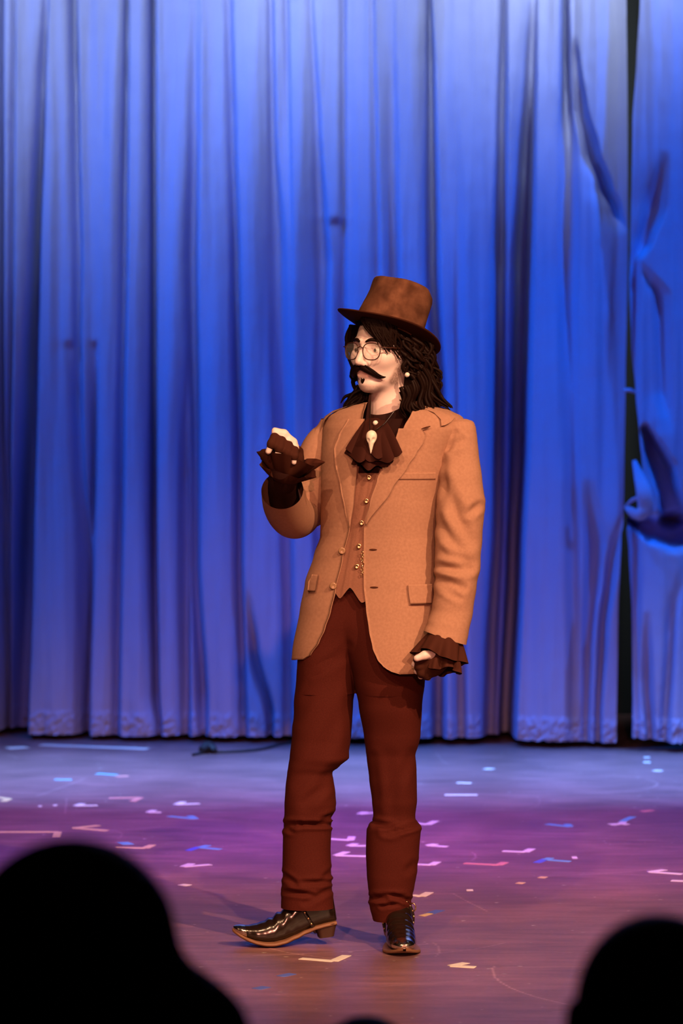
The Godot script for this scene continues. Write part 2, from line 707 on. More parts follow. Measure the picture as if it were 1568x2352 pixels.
func gouge(p: Array, depth: float, hard := 6.0) -> Dictionary:
	var lo := 1e9
	var hi := -1e9
	var w := 0.0
	for q in p:
		lo = minf(lo, q[1])
		hi = maxf(hi, q[1])
		w = maxf(w, q[2])
	return {"p": p, "depth": depth, "hard": hard, "mid": (lo + hi) / 2.0, "reach": (hi - lo) / 2.0 + 2.0 * w}


func curtains() -> void:
	var f := [
		fold([[-1150, 2, 7, 0.05], [1690, 0, 7, 0.06]]),
		fold([[0, 32, 5, 0.03], [600, 25, 6, 0.04], [1300, 10, 7, 0.06], [1690, 5, 7, 0.06]]),
		fold([[0, 105, 7, 0.03], [200, 95, 10, 0.07], [600, 80, 13, 0.14], [880, 70, 18, 0.20], [1300, 52, 25, 0.24], [1690, 36, 29, 0.24]], 1),
		fold([[0, 168, 9, 0.08], [300, 174, 9, 0.06], [600, 179, 11, 0.05], [760, 178, 9, 0.05], [1000, 180, 13, 0.07], [1300, 192, 18, 0.08], [1690, 190, 17, 0.07]], 1),
		fold([[780, 160, 11, 0.0], [800, 160, 11, 0.012], [900, 170, 9, 0.02], [1000, 172, 8, 0.0]]),
		fold([[780, 218, 8, 0.0], [800, 218, 8, 0.012], [1000, 215, 7, 0.04], [1300, 209, 7, 0.06], [1690, 195, 8, 0.06]]),
		fold([[0, 291, 5, 0.06], [600, 284, 9, 0.06], [1000, 277, 10, 0.06], [1690, 265, 10, 0.06]]),
		fold([[0, 351, 6, 0.09], [600, 352, 8, 0.10], [1200, 351, 9, 0.13], [1600, 357, 9, 0.10], [1690, 365, 7, 0.06]]),
		fold([[0, 449, 11, 0.015], [300, 446, 12, 0.04], [600, 440, 14, 0.07], [1000, 446, 14, 0.09], [1300, 446, 13, 0.10], [1600, 464, 13, 0.10], [1690, 466, 11, 0.06]]),
		fold([[800, 424, 9, 0.0], [1100, 422, 12, 0.06], [1600, 425, 13, 0.06]]),
		fold([[0, 525, 9, 0.03], [300, 533, 10, 0.05], [600, 541, 11, 0.08], [1000, 549, 11, 0.08], [1300, 549, 10, 0.07], [1690, 560, 10, 0.05]]),
		fold([[0, 622, 7, 0.03], [300, 626, 9, 0.04], [600, 638, 19, 0.05], [1000, 648, 21, 0.06], [1200, 655, 18, 0.05], [1500, 660, 14, 0.04]]),
		fold([[1350, 565, 11, 0.0], [1500, 585, 11, 0.06], [1640, 620, 9, 0.07]]),
		fold([[0, 658, 5, 0.02], [600, 668, 6, 0.01]]),
		fold([[0, 714, 6, 0.015], [300, 728, 9, 0.03], [500, 736, 15, 0.05], [600, 740, 20, 0.06], [900, 735, 20, 0.06], [1500, 740, 16, 0.06]]),
		fold([[496, 775, 19, 0.0], [518, 775, 19, 0.014], [700, 780, 15, 0.03], [1000, 785, 15, 0.03]]),
		fold([[0, 788, 6, 0.03], [500, 790, 6, 0.02]]),
		fold([[0, 855, 6, 0.02], [600, 865, 9, 0.02]]),
		fold([[0, 900, 9, 0.01], [400, 900, 15, 0.03], [700, 905, 17, 0.05], [1690, 905, 17, 0.06]]),
		fold([[0, 987, 5, 0.06], [150, 990, 9, 0.07], [600, 994, 17, 0.09], [900, 1010, 17, 0.09], [1690, 1010, 15, 0.09]]),
		fold([[200, 1040, 20, 0.005], [500, 1042, 25, 0.03], [900, 1045, 22, 0.04], [1690, 1060, 16, 0.06]]),
		fold([[0, 1158, 6, 0.05], [300, 1155, 11, 0.06], [600, 1152, 17, 0.09], [1200, 1148, 16, 0.12], [1500, 1135, 18, 0.13], [1690, 1130, 18, 0.11]]),
		fold([[0, 1226, 9, 0.02], [150, 1222, 12, 0.06], [400, 1213, 17, 0.14], [600, 1206, 22, 0.20], [1000, 1197, 22, 0.24], [1300, 1186, 19, 0.26], [1690, 1168, 19, 0.26]], 1),
		fold([[0, 1301, 6, 0.08], [200, 1303, 10, 0.08], [350, 1305, 23, 0.05], [600, 1305, 27, 0.05], [900, 1310, 20, 0.02], [1200, 1320, 16, 0.02]]),
		fold([[80, 1318, 6, 0.005], [150, 1324, 9, 0.03], [250, 1336, 13, 0.06], [350, 1362, 15, 0.07], [430, 1392, 15, 0.07], [480, 1415, 14, 0.05], [540, 1430, 14, 0.0]], 1),
		fold([[1100, 1345, 20, 0.0], [1250, 1370, 22, 0.05], [1500, 1350, 15, 0.05], [1690, 1345, 12, 0.05]]),
		fold([[1180, 1425, 8, 0.0], [1300, 1405, 12, 0.05], [1450, 1385, 11, 0.05], [1640, 1375, 9, 0.05]]),
	]
	# the same cloth goes on past the frame
	var r := RandomNumberGenerator.new()
	r.seed = 31
	var x := -40.0
	while x > -800.0:
		f.append(fold([[0, x, r.randf_range(6, 12), r.randf_range(0.03, 0.09)], [1690, x + r.randf_range(-25, 25), r.randf_range(9, 18), r.randf_range(0.05, 0.13)]]))
		x -= r.randf_range(50, 95)
	curtain("stage_curtain", "wide blue stage curtain in deep vertical folds behind the performer", [[-1150, -830], [1700, -830]],
		[[-1150, 1434], [0, 1438], [300, 1441], [590, 1441], [900, 1436], [1050, 1433], [1200, 1431], [1230, 1426], [1400, 1419], [1700, 1415]],
		[[-800, 1682], [0, 1686], [300, 1690], [600, 1692], [1000, 1697], [1180, 1700], [1415, 1706]], f, [], 2.6, 11)
	var g := []
	x = 1630.0
	while x < 2350.0:
		g.append(fold([[0, x, r.randf_range(6, 12), r.randf_range(0.03, 0.09)], [1690, x + r.randf_range(-25, 25), r.randf_range(9, 18), r.randf_range(0.05, 0.13)]]))
		x += r.randf_range(50, 95)
	g.append(fold([[350, 1520, 12, 0.0], [480, 1500, 22, 0.05], [560, 1475, 18, 0.05], [600, 1455, 12, 0.03]]))
	g.append(fold([[600, 1460, 10, 0.0], [680, 1515, 16, 0.03], [900, 1520, 20, 0.03], [1000, 1530, 16, 0.0]]))
	g.append(fold([[1300, 1555, 14, 0.0], [1450, 1535, 12, 0.03], [1690, 1520, 12, 0.05]]))
	g.append(fold([[1400, 1480, 10, 0.0], [1560, 1482, 12, 0.05], [1690, 1490, 10, 0.05]]))
	var gouges := [
		gouge([[1476, 985, 8], [1495, 1030, 18], [1520, 1080, 24], [1532, 1130, 22], [1545, 1180, 30]], 0.17, 5.0),
		gouge([[1452, 1195, 14], [1500, 1215, 28], [1545, 1220, 38], [1590, 1215, 30]], 0.17, 5.0),
	]
	var o := curtain("stage_curtain", "blue stage curtain past the gap, its edge pinched and twisted", [[-1150, 1475], [0, 1464], [150, 1456], [280, 1447], [590, 1443], [650, 1441], [800, 1447], [900, 1456], [1000, 1464], [1080, 1470], [1150, 1468], [1195, 1438], [1215, 1434], [1260, 1439], [1400, 1447], [1600, 1449], [1700, 1447]],
		[[-1150, 2380], [1700, 2380]], [[1440, 1690], [1568, 1702], [2400, 1710]], g, gouges, 2.6, 17, 0.12)
	# the twisted edge: a roll of cloth that bulges out of the gap, and the tie that pins it
	var z := -5.28
	part("twisted_edge", done(sweep([P(1456, 1058, z), P(1466, 1090, z + 0.03), P(1478, 1130, z + 0.06), P(1482, 1165, z + 0.05), P(1466, 1182, z + 0.05), P(1446, 1172, z + 0.03), P(1436, 1162, z)], [0.010, 0.022, 0.034, 0.036, 0.026, 0.018, 0.008], 40, 14, true, 0.6)), M["curtain cloth"], o)
	part("twisted_edge", done(sweep([P(1434, 1166, z), P(1450, 1150, z + 0.03), P(1466, 1140, z + 0.04), P(1476, 1110, z + 0.02)], [0.006, 0.012, 0.014, 0.008], 24, 12, true, 0.6)), M["curtain cloth"], o)
	part("tie", done(sweep([P(1432, 897, z), P(1444, 896, z + 0.02), P(1456, 900, z)], [0.008, 0.009, 0.008], 12, 8)), M["curtain cloth"], o, "blue cloth tie across the gap")
	# track that carries both
	var top := 5.5
	var pipe := thing("curtain_track", Vector3(0, top, -5.65), "black steel curtain track above the stage", "curtain track")
	part("rail", done(box(Vector3(-6.95, top + 0.02, -5.75), Vector3(6.95, top + 0.09, -5.5))), M["black steel"], pipe)


# ---------------------------------------------------------------- marks and cable on the floor
func strip(b: Dictionary, p: Vector3, q: Vector3, w: float, y: float) -> void:
	var d := (q - p).normalized()
	var s := Vector3(-d.z, 0, d.x) * w / 2.0
	var c := [p - s, p + s, q + s, q - s]
	var base: int = b.v.size()
	for k in 4:
		b.v.append(Vector3(c[k].x, y, c[k].z))
	for k in 4:
		b.v.append(Vector3(c[k].x, 0.0, c[k].z))
	b.i.append_array(PackedInt32Array([base, base + 2, base + 1, base, base + 3, base + 2]))
	for k in 4:
		var j := (k + 1) % 4
		b.i.append_array(PackedInt32Array([base + k, base + j, base + 4 + k, base + j, base + 4 + j, base + 4 + k]))


func floor_marks() -> void:
	var tint := {
		"white": lin(0.80, 0.78, 0.72), "yellow": lin(0.75, 0.60, 0.28), "pink": lin(0.70, 0.30, 0.26),
		"light_blue": lin(0.16, 0.50, 0.62), "blue": lin(0.10, 0.16, 0.62),
	}
	for k in tint:
		mat(k + " tape", tint[k], 0.6)
	# corner, end of one arm, end of the other (picture points on the floor), colour
	var corners := [
		[133, 1911, -40, 1911, 129, 1924, "yellow", "floor, its one arm very long"], [170, 1902, 226, 1896, 246, 1908, "yellow", "floor, both arms closed to a narrow V"], [20, 1835, -10, 1831, 8, 1841, "yellow"],
		[175, 1851, 224, 1850, 190, 1846, "white"], [322, 1832, 250, 1833, 304, 1841, "pink", "floor among white marks near the curtain"], [405, 1848, 457, 1846, 421, 1842, "white"],
		[341, 1866, 370, 1866, 354, 1861, "white"], [449, 1881, 388, 1875, 436, 1874, "light_blue"], [334, 1948, 266, 1947, 350, 1941, "yellow"],
		[458, 1947, 506, 1951, 478, 1942, "light_blue", "floor, a blue strip touching it, nearer the curtain"], [421, 1991, 483, 1986, 440, 1984, "white"], [766, 2208, 690, 2202, 796, 2195, "white", "floor in front of the performer's boots"],
		[1036, 2219, 1070, 2212, 1091, 2222, "white", "floor, small V of two close arms"], [772, 1965, 840, 1967, 796, 1957, "white", "floor between the trouser legs, the longest there"], [804, 1930, 756, 1927, 808, 1922, "white", "floor against the back of the right trouser leg"],
		[802, 1943, 840, 1943, 816, 1938, "white", "floor against the left trouser leg, small"], [826, 1870, 858, 1867, 838, 1865, "white", "floor behind the performer's knees"], [982, 1894, 950, 1890, 1000, 1886, "white"],
		[983, 1942, 1027, 1945, 1000, 1939, "white"], [1206, 1957, 1154, 1955, 1221, 1950, "white"], [1145, 1987, 1066, 1983, 1159, 1981, "pink", "bare floor beside the performer's left leg"],
		[990, 1987, 950, 1985, 1004, 1980, "white"], [968, 2059, 945, 2056, 986, 2050, "white"], [1252, 1975, 1309, 1979, 1264, 1971, "light_blue", "floor, a blue strip touching it, beside the performer"],
		[1492, 2003, 1526, 1998, 1566, 2008, "white"], [1308, 1899, 1256, 1893, 1302, 1893, "light_blue", "floor, next to two tiny white bits"], [1425, 1892, 1441, 1894, 1432, 1888, "white"],
	]
	for c in corners:
		var b := buf()
		var p := G(c[0], c[1])
		var q := G(c[2], c[3])
		var s := G(c[4], c[5])
		strip(b, p, q, 0.026, 0.0012)
		strip(b, p, s, 0.026, 0.0014)
		var name_of: String = c[6].replace("_", " ")
		var o := part("tape_mark", done(b), M[c[6] + " tape"], self)
		var said: String = c[7] if c.size() > 7 else "open stage floor"
		tag(o, "%s tape corner mark on the %s" % [name_of, said], "tape mark", "%s tape corner marks on the stage floor" % name_of)
	# single short strips: two ends, width, colour
	var bits := [
		[281, 1935, 295, 1940, 0.04, "light_blue"], [432, 1954, 456, 1946, 0.024, "blue"], [415, 2032, 434, 2034, 0.03, "white"],
		[643, 2243, 672, 2237, 0.026, "blue"], [588, 2272, 612, 2267, 0.03, "blue"], [1232, 1982, 1254, 1973, 0.026, "blue"],
		[968, 2104, 990, 2098, 0.02, "yellow"], [986, 2099, 1011, 2091, 0.03, "blue"], [1541, 2023, 1570, 2024, 0.03, "white"],
		[1400, 1894, 1419, 1893, 0.04, "white"], [1428, 1887, 1453, 1876, 0.026, "light_blue"], [1474, 1864, 1498, 1861, 0.03, "pink"],
		[223, 1777, 268, 1780, 0.03, "light_blue"], [125, 1791, 165, 1791, 0.03, "light_blue"], [1021, 1826, 1096, 1826, 0.03, "white"],
		[1050, 1798, 1082, 1799, 0.03, "white"], [1478, 1740, 1492, 1740, 0.04, "white"], [1477, 1751, 1493, 1751, 0.04, "white"],
		[1113, 1766, 1132, 1767, 0.04, "white"], [1500, 1770, 1520, 1771, 0.03, "white"], [276, 1782, 284, 1784, 0.05, "pink"],
		[1313, 1970, 1325, 1970, 0.05, "white"], [1238, 2015, 1254, 2016, 0.03, "yellow"], [1187, 2028, 1203, 2029, 0.03, "yellow"],
		[1071, 2045, 1086, 2045, 0.03, "white"], [32, 1716, 46, 1719, 0.09, "white"], [88, 1852, 96, 1852, 0.03, "white"],
		[122, 1850, 131, 1850, 0.03, "white"],
	]
	for c in bits:
		var b := buf()
		strip(b, G(c[0], c[1]), G(c[2], c[3]), c[4], 0.0012)
		var name_of: String = c[5].replace("_", " ")
		var o := part("tape_strip", done(b), M[c[5] + " tape"], self)
		tag(o, "short single strip of %s tape on the stage floor" % name_of, "tape strip", "short %s tape strips on the stage floor" % name_of)
	var b := buf()
	strip(b, G(95, 1711), G(338, 1720), 0.06, 0.0012)
	tag(part("tape_strip", done(b), M["white tape"], self), "long white tape strip along the foot of the curtain", "tape strip")
	# cable with a plug lying in front of the curtain
	var cable := thing("cable", G(480, 1732), "thin black cable with a plug lying in front of the curtain", "cable")
	var pts := []
	for p in [[442, 1737], [462, 1733], [480, 1731], [520, 1730], [560, 1728], [600, 1724], [630, 1716], [650, 1711], [680, 1708]]:
		pts.append(G(p[0], p[1]) + Vector3(0, 0.006, 0))
	var rr := []
	for p in pts:
		rr.append(0.006)
	part("lead", done(sweep(pts, rr, 60, 8)), M["rubber"], cable)
	part("plug", done(sweep([G(462, 1733) + Vector3(0, 0.02, 0), G(478, 1730) + Vector3(0, 0.03, 0), G(494, 1732) + Vector3(0, 0.015, 0)], [0.014, 0.028, 0.012], 14, 12, true, 0.8)), M["rubber"], cable)


# ---------------------------------------------------------------- the performer
# Turned 28 degrees towards house left: FW is where the chest points, LW is the performer's left.
var FW := Vector3(-0.469, 0, 0.883)
var LW := Vector3(0.883, 0, 0.469)
# torso sections: picture row, left and right edge of the jacket body, half depth (m)
var TORSO := [
	[912, 868, 930, 0.060], [922, 850, 945, 0.066], [932, 812, 985, 0.080], [944, 776, 1030, 0.094], [958, 757, 1055, 0.104], [985, 747, 1062, 0.115],
	[1050, 744, 1040, 0.128], [1150, 744, 1016, 0.130], [1230, 742, 1006, 0.124], [1280, 726, 1005, 0.122], [1340, 707, 1006, 0.126],
	[1400, 697, 1006, 0.132], [1500, 683, 1004, 0.138], [1560, 678, 1002, 0.140],
]


var sections := {}


func section(py: float) -> Dictionary:
	# centre and half axes of the torso at a picture row (taken at z = -0.01)
	var at := roundi(py * 4.0)
	if sections.has(at):
		return sections[at]
	var l := key(TORSO, py, 1)
	var r := key(TORSO, py, 2)
	var bd := key(TORSO, py, 3)
	var c := P((l + r) / 2.0, py, -0.01)
	var half := (r - l) / 2.0 / FOCAL * (CAM_Z + 0.01)
	var a := sqrt(maxf(half * half - bd * bd * 0.22, 0.0004)) / 0.883
	sections[at] = {"c": c, "a": a, "b": bd}
	return sections[at]


func torso(py: float, th: float, off := 0.0) -> Vector3:
	# point of the torso at an angle from the breastbone (positive to the performer's left), off metres above it
	var s := section(py)
	var sn := sin(th)
	var cs := cos(th)
	var a: float = s.a + off
	var b: float = s.b + off
	return s.c + LW * a * signf(sn) * pow(absf(sn), 0.86) + FW * b * signf(cs) * pow(absf(cs), 0.86)


func torso_at(px: float, py: float, off := 0.0) -> Vector3:
	# point of the torso's front seen at a picture column
	var lo := -1.75
	var hi := 1.35
	for k in 24:
		var mid := (lo + hi) / 2.0
		var p := torso(py, mid, off)
		if p.x * FOCAL / (CAM_Z - p.z) + 784.0 < px:
			lo = mid
		else:
			hi = mid
	return torso(py, (lo + hi) / 2.0, off)


func angle_at(px: float, py: float) -> float:
	var lo := -1.75
	var hi := 1.35
	for k in 22:
		var mid := (lo + hi) / 2.0
		var p := torso(py, mid)
		if p.x * FOCAL / (CAM_Z - p.z) + 784.0 < px:
			lo = mid
		else:
			hi = mid
	return (lo + hi) / 2.0


func patch(left: Array, right: Array, py0: float, py1: float, rows: int, cols: int, off: float, thick: float, puff := 0.0) -> Dictionary:
	# a piece of cloth on the torso between two picture columns given by rows; thick is its depth, puff swells its middle
	var b := buf()
	for side in 2:
		for r in rows:
			var py := lerpf(py0, py1, float(r) / (rows - 1))
			var l := key(left, py)
			var q := key(right, py)
			for c in cols:
				var t := float(c) / (cols - 1)
				b.v.append(torso_at(lerpf(l, q, t), py, off - (thick if side == 1 else 0.0) + puff * sin(PI * t)))
	grid_idx(b, 0, rows, cols, false)
	grid_idx(b, rows * cols, rows, cols, false, true)
	var n := rows * cols
	for r in rows - 1:
		for c in [0, cols - 1]:
			var p: int = r * cols + c
			quad(b, p, p + n, p + n + cols, p + cols, c == 0)
	for c in cols - 1:
		quad(b, c, c + 1, c + 1 + n, c + n, false)
		var p: int = (rows - 1) * cols + c
		quad(b, p, p + n, p + n + 1, p + 1, false)
	return b


func person_materials() -> void:
	var m := mat("skin", lin(0.82, 0.68, 0.66), 0.5)
	m.vertex_color_use_as_albedo = true
	m.subsurf_scatter_enabled = true
	m.subsurf_scatter_strength = 0.12
	m = mat("tan jacket cloth", Color.WHITE, 0.85)
	m.albedo_texture = noise_tex(0.045, lin(0.33, 0.185, 0.125), lin(0.43, 0.25, 0.17), 61, 4)
	m.uv1_triplanar = true
	m.uv1_scale = Vector3(4, 4, 4)
	m.metallic_specular = 0.2
	m = mat("tan waistcoat cloth", Color.WHITE, 0.85)
	m.albedo_texture = noise_tex(0.06, lin(0.24, 0.115, 0.08), lin(0.32, 0.155, 0.105), 62, 3)
	m.uv1_triplanar = true
	m.uv1_scale = Vector3(6, 6, 6)
	m = mat("dark trouser cloth", Color.WHITE, 0.8)
	m.albedo_texture = noise_tex(0.08, lin(0.052, 0.0095, 0.007), lin(0.08, 0.0155, 0.0105), 63, 3)
	m.uv1_triplanar = true
	m.uv1_scale = Vector3(5, 5, 5)
	m.metallic_specular = 0.2
	m = mat("brown suede", Color.WHITE, 0.95)
	m.albedo_texture = noise_tex(0.012, lin(0.05, 0.02, 0.012), lin(0.22, 0.10, 0.06), 64, 5)
	m.uv1_triplanar = true
	m.uv1_scale = Vector3(3, 3, 3)
	mat("dark suede", lin(0.05, 0.016, 0.009), 0.95)
	mat("hair", lin(0.009, 0.0034, 0.0024), 0.5)
	mat("black shirt cloth", lin(0.022, 0.007, 0.006), 0.75)
	mat("neckcloth silk", lin(0.038, 0.011, 0.008), 0.8)
	mat("frill cloth", lin(0.055, 0.017, 0.011), 0.8)
	mat("glove cloth", lin(0.050, 0.016, 0.010), 0.85)
	m = mat("boot leather", lin(0.013, 0.007, 0.005), 0.2)
	m.clearcoat_enabled = true
	m.clearcoat = 0.6
	m.clearcoat_roughness = 0.15
	mat("dark thread", lin(0.09, 0.032, 0.018), 0.9)
	mat("boot sole", lin(0.20, 0.095, 0.05), 0.55)
	mat("boot heel", lin(0.05, 0.022, 0.014), 0.4)
	for k in ["tan waistcoat cloth", "brown suede", "dark suede", "hair", "black shirt cloth", "neckcloth silk", "frill cloth", "glove cloth", "dark thread"]:
		M[k].metallic_specular = 0.2
	mat("steel", lin(0.75, 0.70, 0.62), 0.22, 1.0)
	mat("brass", lin(0.80, 0.58, 0.30), 0.25, 1.0)
	mat("bone", lin(0.80, 0.76, 0.66), 0.4)
	mat("pearl", lin(0.85, 0.80, 0.74), 0.2)
	mat("glasses frame", lin(0.05, 0.018, 0.012), 0.3)
	mat("horn button", lin(0.30, 0.18, 0.10), 0.25)
	mat("eye white", lin(0.7, 0.66, 0.62), 0.2)
	mat("iris", lin(0.03, 0.015, 0.01), 0.2)
	var g := mat("spectacle glass", Color(1, 1, 1, 0.06), 0.02)
	g.transparency = BaseMaterial3D.TRANSPARENCY_ALPHA


func performer() -> void:
	person_materials()
	var who := thing("person", Vector3(0.06, 0, 0.03), "person in top hat, tan jacket and dark trousers standing on stage", "person")
	var head := Transform3D(Basis(Vector3(0.777, 0, 0.629), Vector3.UP, Vector3(-0.629, 0, 0.777)) * Basis(Vector3.RIGHT, -0.03) * Basis(Vector3.BACK, -0.03), P(884, 806, -0.005))
	body(who, head)
	face(who, head)
	hair(who, head)
	top_hat(who, head)
	trousers(who)
	waistcoat(who)
	jacket(who)
	neckwear(who, head)
	sleeves(who)
	boots(who)


# ---- body: one continuous figure under the clothes
func body(who: Node3D, head: Transform3D) -> void:
	var all := buf()
	# trunk and limbs
	var f := field(Vector3(-0.30, 0.06, -0.22), Vector3(0.46, 1.50, 0.30), 0.014)
	var pelvis := P(830, 1440, -0.01)
	var chest := P(885, 1110, -0.01)
	var neck := P(893, 955, -0.015)
	bone(f, pelvis, chest, 0.085, 0.09, 0.03)
	bone(f, pelvis - LW * 0.06, pelvis + LW * 0.06, 0.07, 0.07, 0.04)
	bone(f, P(810, 1015, -0.06), P(985, 1020, 0.04), 0.045, 0.045, 0.05)
	bone(f, P(890, 1010, -0.015), P(892, 985, -0.015), 0.055, 0.045, 0.04)
	# legs
	bone(f, P(765, 1510, -0.04), P(715, 1800, 0.0), 0.05, 0.036, 0.03)
	bone(f, P(715, 1800, 0.0), P(706, 2060, 0.0), 0.036, 0.03, 0.02)
	bone(f, P(885, 1510, 0.03), P(905, 1800, 0.0), 0.05, 0.034, 0.03)
	bone(f, P(905, 1800, 0.0), P(897, 2060, 0.0), 0.034, 0.03, 0.02)
	# arms
	bone(f, P(1048, 1020, 0.075), P(1052, 1220, 0.085), 0.032, 0.03, 0.03)
	bone(f, P(1052, 1220, 0.085), P(1020, 1462, 0.17), 0.036, 0.026, 0.02)
	bone(f, P(766, 1015, -0.095), P(684, 1176, -0.085), 0.03, 0.026, 0.03)
	bone(f, P(684, 1176, -0.085), P(650, 1092, 0.17), 0.026, 0.027, 0.02)
	join(all, net(f))
	# head, in its own axes: x to the performer's left, z out of the face, eyes at y = 0
	f = field(Vector3(-0.10, -0.215, -0.125), Vector3(0.10, 0.145, 0.135), 0.003)
	bone(f, Vector3(0, 0.042, -0.016), Vector3(0, 0.042, -0.016), 0.09, 0.09, 0.02, Vector3(1.2, 1.02, 0.93))
	bone(f, Vector3(0, -0.02, 0.026), Vector3(0, -0.02, 0.026), 0.07, 0.07, 0.03, Vector3(1.12, 0.82, 1.10))
	for s: float in [-1.0, 1.0]:
		bone(f, Vector3(s * 0.052, -0.052, -0.002), Vector3(s * 0.014, -0.093, 0.066), 0.018, 0.014, 0.03)
		bone(f, Vector3(s * 0.043, -0.022, 0.060), Vector3(s * 0.055, -0.010, 0.03), 0.018, 0.016, 0.03)
		bone(f, Vector3(s * 0.012, 0.021, 0.088), Vector3(s * 0.045, 0.020, 0.066), 0.009, 0.009, 0.014)
		bone(f, Vector3(s * 0.033, -0.001, 0.096), Vector3(s * 0.033, -0.001, 0.096), 0.014, 0.014, 0.014, Vector3(0.75, 1.0, 1.0), true)
		bone(f, Vector3(s * 0.0115, -0.040, 0.100), Vector3(s * 0.0115, -0.038, 0.093), 0.0075, 0.0075, 0.008)
		bone(f, Vector3(s * 0.076, -0.012, -0.012), Vector3(s * 0.078, 0.006, -0.016), 0.020, 0.022, 0.006, Vector3(2.8, 1.0, 1.25))
	bone(f, Vector3(0, -0.096, 0.070), Vector3(0, -0.090, 0.076), 0.014, 0.012, 0.02)
	bone(f, Vector3(0, 0.012, 0.090), Vector3(0, -0.034, 0.112), 0.0075, 0.0105, 0.010)
	bone(f, Vector3(-0.016, -0.0615, 0.089), Vector3(0.016, -0.0615, 0.089), 0.0065, 0.0065, 0.008)
	bone(f, Vector3(-0.012, -0.0715, 0.087), Vector3(0.012, -0.0715, 0.087), 0.0075, 0.0075, 0.008)
	bone(f, Vector3(-0.03, -0.0665, 0.094), Vector3(0.03, -0.0665, 0.094), 0.0012, 0.0012, 0.004, Vector3.ONE, true)
	bone(f, Vector3(0.006, -0.09, -0.015), Vector3(0.012, -0.20, -0.022), 0.050, 0.056, 0.03)
	var hb := net(f)
	var nz := FastNoiseLite.new()
	nz.seed = 8
	nz.frequency = 0.9
	hb.c.resize(hb.v.size())
	for k in hb.v.size():
		var p: Vector3 = hb.v[k]
		# stubble: a shaved beard line along the jaw, speckled
		var q := Vector3(absf(p.x), p.y, p.z)
		var jaw := smoothstep(0.024, 0.008, (q - Vector3(0.058, clampf(q.y, -0.078, -0.02), clampf(lerpf(0.008, 0.028, (-q.y - 0.02) / 0.06), 0.0, 0.03))).length())
		var chin := smoothstep(0.012, 0.004, absf(p.y + 0.104)) * smoothstep(0.05, 0.03, q.x) * smoothstep(0.02, 0.05, p.z)
		var st := clampf((jaw * 0.8 + chin * 0.35) * (0.85 + 0.5 * nz.get_noise_3d(p.x * 900.0, p.y * 900.0, p.z * 900.0)), 0.0, 0.85)
		var lips := smoothstep(0.012, 0.006, absf(p.y + 0.067)) * smoothstep(0.024, 0.018, q.x) * smoothstep(0.085, 0.09, p.z)
		hb.c[k] = Color(1, 1, 1).lerp(Color(0.12, 0.05, 0.035), st).lerp(Color(0.75, 0.42, 0.40), lips * 0.6)
	var xv := PackedVector3Array()
	for p in hb.v:
		xv.append(head * p)
	hb.v = xv
	all.c.resize(all.v.size())
	all.c.fill(Color(1, 1, 1))
	join(all, hb)
	# raised right hand: a loose fist, knuckles up, finger tips folded towards the palm
	f = field(P(596, 1110, 0.10), P(720, 965, 0.30).max(P(720, 965, 0.10)) + Vector3(0, 0, 0.2), 0.0027)
	bone(f, P(650, 1095, 0.165), P(655, 1060, 0.175), 0.027, 0.030, 0.02, Vector3(1, 1, 1.25))
	bone(f, P(642, 1032, 0.175), P(672, 1050, 0.170), 0.026, 0.027, 0.03)
	var hand_r := fist_right()
	for c in hand_r:
		for k in range(1, c.size()):
			bone(f, c[k - 1][0], c[k][0], c[k - 1][1], c[k][1], 0.006)
	var h1 := net(f)
	# lowered left hand
	f = field(P(930, 1575, 0.12), P(1060, 1445, 0.12) + Vector3(0, 0, 0.16), 0.0027)
	bone(f, P(1021, 1460, 0.172), P(1008, 1500, 0.19), 0.027, 0.030, 0.02)
	bone(f, P(1006, 1500, 0.188), P(990, 1524, 0.196), 0.034, 0.034, 0.03, Vector3(1, 1, 1.3))
	for c in hand_left():
		for k in range(1, c.size()):
			bone(f, c[k - 1][0], c[k][0], c[k - 1][1], c[k][1], 0.006)
	var h2 := net(f)
	for h in [h1, h2]:
		h.c.resize(h.v.size())
		h.c.fill(Color(1, 1, 1))
		join(all, h)
	part("body", done(all), M["skin"], who, "fair skin of face, neck and fingers")


func fist_right() -> Array:
	# chains of [point, radius] per finger: knuckle, middle joint, end joint, tip; the thumb last
	var out := []
	var mid := [[634, 997], [648, 1004], [663, 1015], [677, 1028]]
	var tip := [[616, 1037], [637, 1048], [658, 1058], [675, 1062]]
	for k in 4:
		var r: float = [0.0092, 0.0095, 0.0090, 0.0080][k]
		var m: Vector3 = P(mid[k][0], mid[k][1], 0.205)
		var base := P(mid[k][0] + 10, mid[k][1] + 8, 0.172)
		var t := P(tip[k][0], tip[k][1], 0.226)
		out.append([[base, r * 1.15], [m, r * 1.1], [m.lerp(t, 0.55) + Vector3(0, 0, 0.012), r], [t, r * 0.85]])
	out.append([[P(682, 1046, 0.175), 0.014], [P(672, 1016, 0.196), 0.0115], [P(652, 996, 0.204), 0.0105], [P(631, 989, 0.206), 0.0085]])
	return out


func hand_left() -> Array:
	var out := []
	var a := [[976, 1506], [978, 1520], [984, 1532], [992, 1540]]
	var b := [[961, 1512], [963, 1530], [968, 1545], [980, 1552]]
	var c := [[951, 1526], [957, 1542], [966, 1554], [984, 1558]]
	for k in 4:
		var r: float = [0.0092, 0.0095, 0.0090, 0.0080][k]
		out.append([[P(a[k][0], a[k][1], 0.20), r * 1.15], [P(b[k][0], b[k][1], 0.212 - 0.004 * k), r * 1.05], [P(c[k][0], c[k][1], 0.200 - 0.006 * k), r * 0.85]])
	out.append([[P(1000, 1500, 0.21), 0.013], [P(975, 1505, 0.232), 0.011], [P(957, 1512, 0.236), 0.0088]])
	return out


